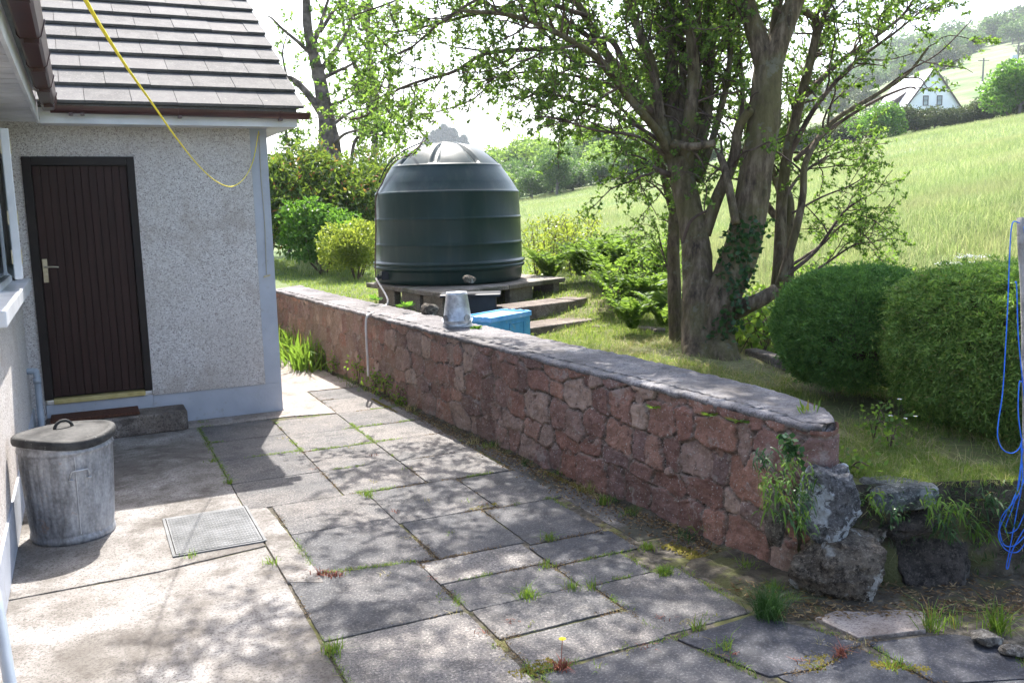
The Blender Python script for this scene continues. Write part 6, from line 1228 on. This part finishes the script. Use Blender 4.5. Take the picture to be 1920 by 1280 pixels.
# moss cushions
def moss(px, py, L, w_, ang, label):
    r = np.random.default_rng(int(px+py)); c = G(px, py); V = []; m = MB()
    P = []; n = int(L/.012)
    for k in range(n*14):
        t_ = r.uniform(-.5, .5)*L; s_ = r.normal()*w_*.4; q = c+np.array([math.cos(ang)*t_-math.sin(ang)*s_, math.sin(ang)*t_+math.cos(ang)*s_, 0]); h_ = r.uniform(.003, .009); rr_ = r.uniform(.003, .008); n6 = 6
        m.add([(q[0]+rr_*math.cos(a*1.047), q[1]+rr_*math.sin(a*1.047), .0) for a in range(6)]+[(q[0], q[1], h_)], [(a, (a+1) % 6, 6) for a in range(6)])
    o = m.build('moss_patch', 'moss', smooth=True); tag(o, label, 'moss')
for px, py, L, w_, an, lb in ((1380, 1075, .6, .06, 1.75, 'long band of orange moss along the paving edge near the tussock'), (1290, 1035, .3, .06, 1.8, 'moss patch between the grass mat and the wall foot'), (1060, 900, .6, .05, 1.6, 'moss line along the paving edge in the dappled shade'), (905, 815, 1.2, .035, 1.65, 'thin moss line where the paving meets the wall shadow'), (1000, 1252, .2, .05, .2, 'orange moss in the joint beside the dandelion'), (1530, 1240, .16, .05, .3, 'moss in the joint of the dark slabs at lower right'), (720, 760, .7, .02, 1.6, 'fine moss line in the sunny joint near the hose'), (690, 690, .9, .03, 1.65, 'moss along the sunny paving edge below the strap plants'), (1690, 1250, .22, .04, -.7, 'moss in the joint at the bottom right corner'), (905, 950, .2, .03, 0.1, 'short moss strip across the dappled joint'), (905, 948, .0, .03, 0, None)):
    if lb: moss(px, py, L, w_, an, lb)
# flowers
def flower(P, h_, mat, rad, label, group=None, name='daisy', stemm='weed_leaf', n=14):
    P = np.array(P, float); root = empty(name, P, label, 'flower', group); top = P+np.array([.006, 0, h_]); MB().tube([P, P+[.0, 0, h_*.5], top], .0016, 5).build('stem', stemm, root)
    V = []; Fc = []; 
    m = MB()
    for k in range(n):
        a = 6.283*k/n; d_ = np.array([math.cos(a), math.sin(a), .25]); s_ = np.array([-math.sin(a), math.cos(a), 0])*rad*.28; m.add([top, top+d_*rad*.6+s_, top+d_*rad, top+d_*rad*.6-s_], [(0, 1, 2, 3)])
    m.build('petals', mat, root)
    MB().lathe([(0, -.002), (rad*.35, 0), (rad*.25, rad*.2), (0, rad*.28)], top, 8).build('centre', 'petal_yellow', root); return root
flower(G(1053, 1255), .125, 'petal_yellow', .016, 'yellow flower on a thin red stem standing in a paving joint', name='dandelion', stemm='red_weed', n=18)
tuft(1053, 1253, 60, .05, 'red_weed', .005, 1., .014, name='leafy_weed', label='reddish weed rosette at the foot of the yellow flower'); tuft(1575, 1228, 50, .045, 'red_weed', .005, 1., .014, name='leafy_weed', label='reddish weed in the joint of the dark slabs'); tuft(628, 1080, 60, .04, 'red_weed', .005, 1., .016, name='leafy_weed', label='right of two red weeds in the joint by the narrow strip'); tuft(600, 1078, 50, .035, 'red_weed', .005, 1., .02, name='leafy_weed', label='left of two red weeds in the joint by the narrow strip')
for k, (px, py) in enumerate(((1685, 749), (1668, 780), (1696, 785), (1715, 781))):
    q = D(px, py, 4.95); z0 = gz(q[0], q[1]); flower((q[0], q[1], z0), max(.03, q[2]-z0), 'petal_white', .013, ('highest', 'leftmost', 'middle', 'rightmost')[k]+' white daisy in the dark gap between the clipped bushes')
for k in range(26):
    px = rr.uniform(1770, 1910); d = rr.uniform(7.6, 8.4); p = place(px, d); r = np.random.default_rng(k); q = p+[0, 0, rr.uniform(.45, .72)]; Pp = q+r.normal(size=(60, 3))*[.05, .05, .008]; V, Q = leaves(Pp, r.normal(size=(60, 3)), .012, .011, r); root = empty('cow_parsley', p, 'one of the white cow parsley flowers above the larger clipped bush', 'flower', 'cow parsley flowers'); raw('umbel', V, Q, 'petal_white', root); MB().tube([p, q], .003, 4).build('stem', 'weed_leaf', root)
# plants at the foot of the clipped bushes
for k, (px, py, d) in enumerate(((1670, 800, 4.9), (1640, 760, 5.1), (1560, 780, 4.4), (1590, 790, 4.5))):
    q = D(px, py, d); leafy_stuff('border_plant', [np.array([q[0], q[1], gz(q[0], q[1])])], (.22, .2, .12, .1)[k], 90, .03, 'bramble_leaf', ('leafy plant with the daisies', 'taller stemmed plant left of the daisies', 'small plant right behind the wall end', 'low plant a little right of the wall end')[k]+' at the bush foot', 'plant', 200+k, .10)

hz = MB().box(-3300, 3300, -3300, 3300, -140, 170).build('haze', 'soil', origin=(0, 0, 0)); hm = bpy.data.materials.new('haze'); hm.use_nodes = True; nt = hm.node_tree; nt.nodes.clear()
pv = nt.nodes.new('ShaderNodeVolumePrincipled'); pv.inputs['Color'].default_value = (.86, .93, 1, 1); pv.inputs['Density'].default_value = .00042; pv.inputs['Anisotropy'].default_value = .3; oo = nt.nodes.new('ShaderNodeOutputMaterial'); nt.links.new(pv.outputs[0], oo.inputs['Volume'])
hz.data.materials[0] = hm; hz['kind'] = 'stuff'; hz['label'] = 'thin pale summer haze over the valley'; hz['category'] = 'haze'
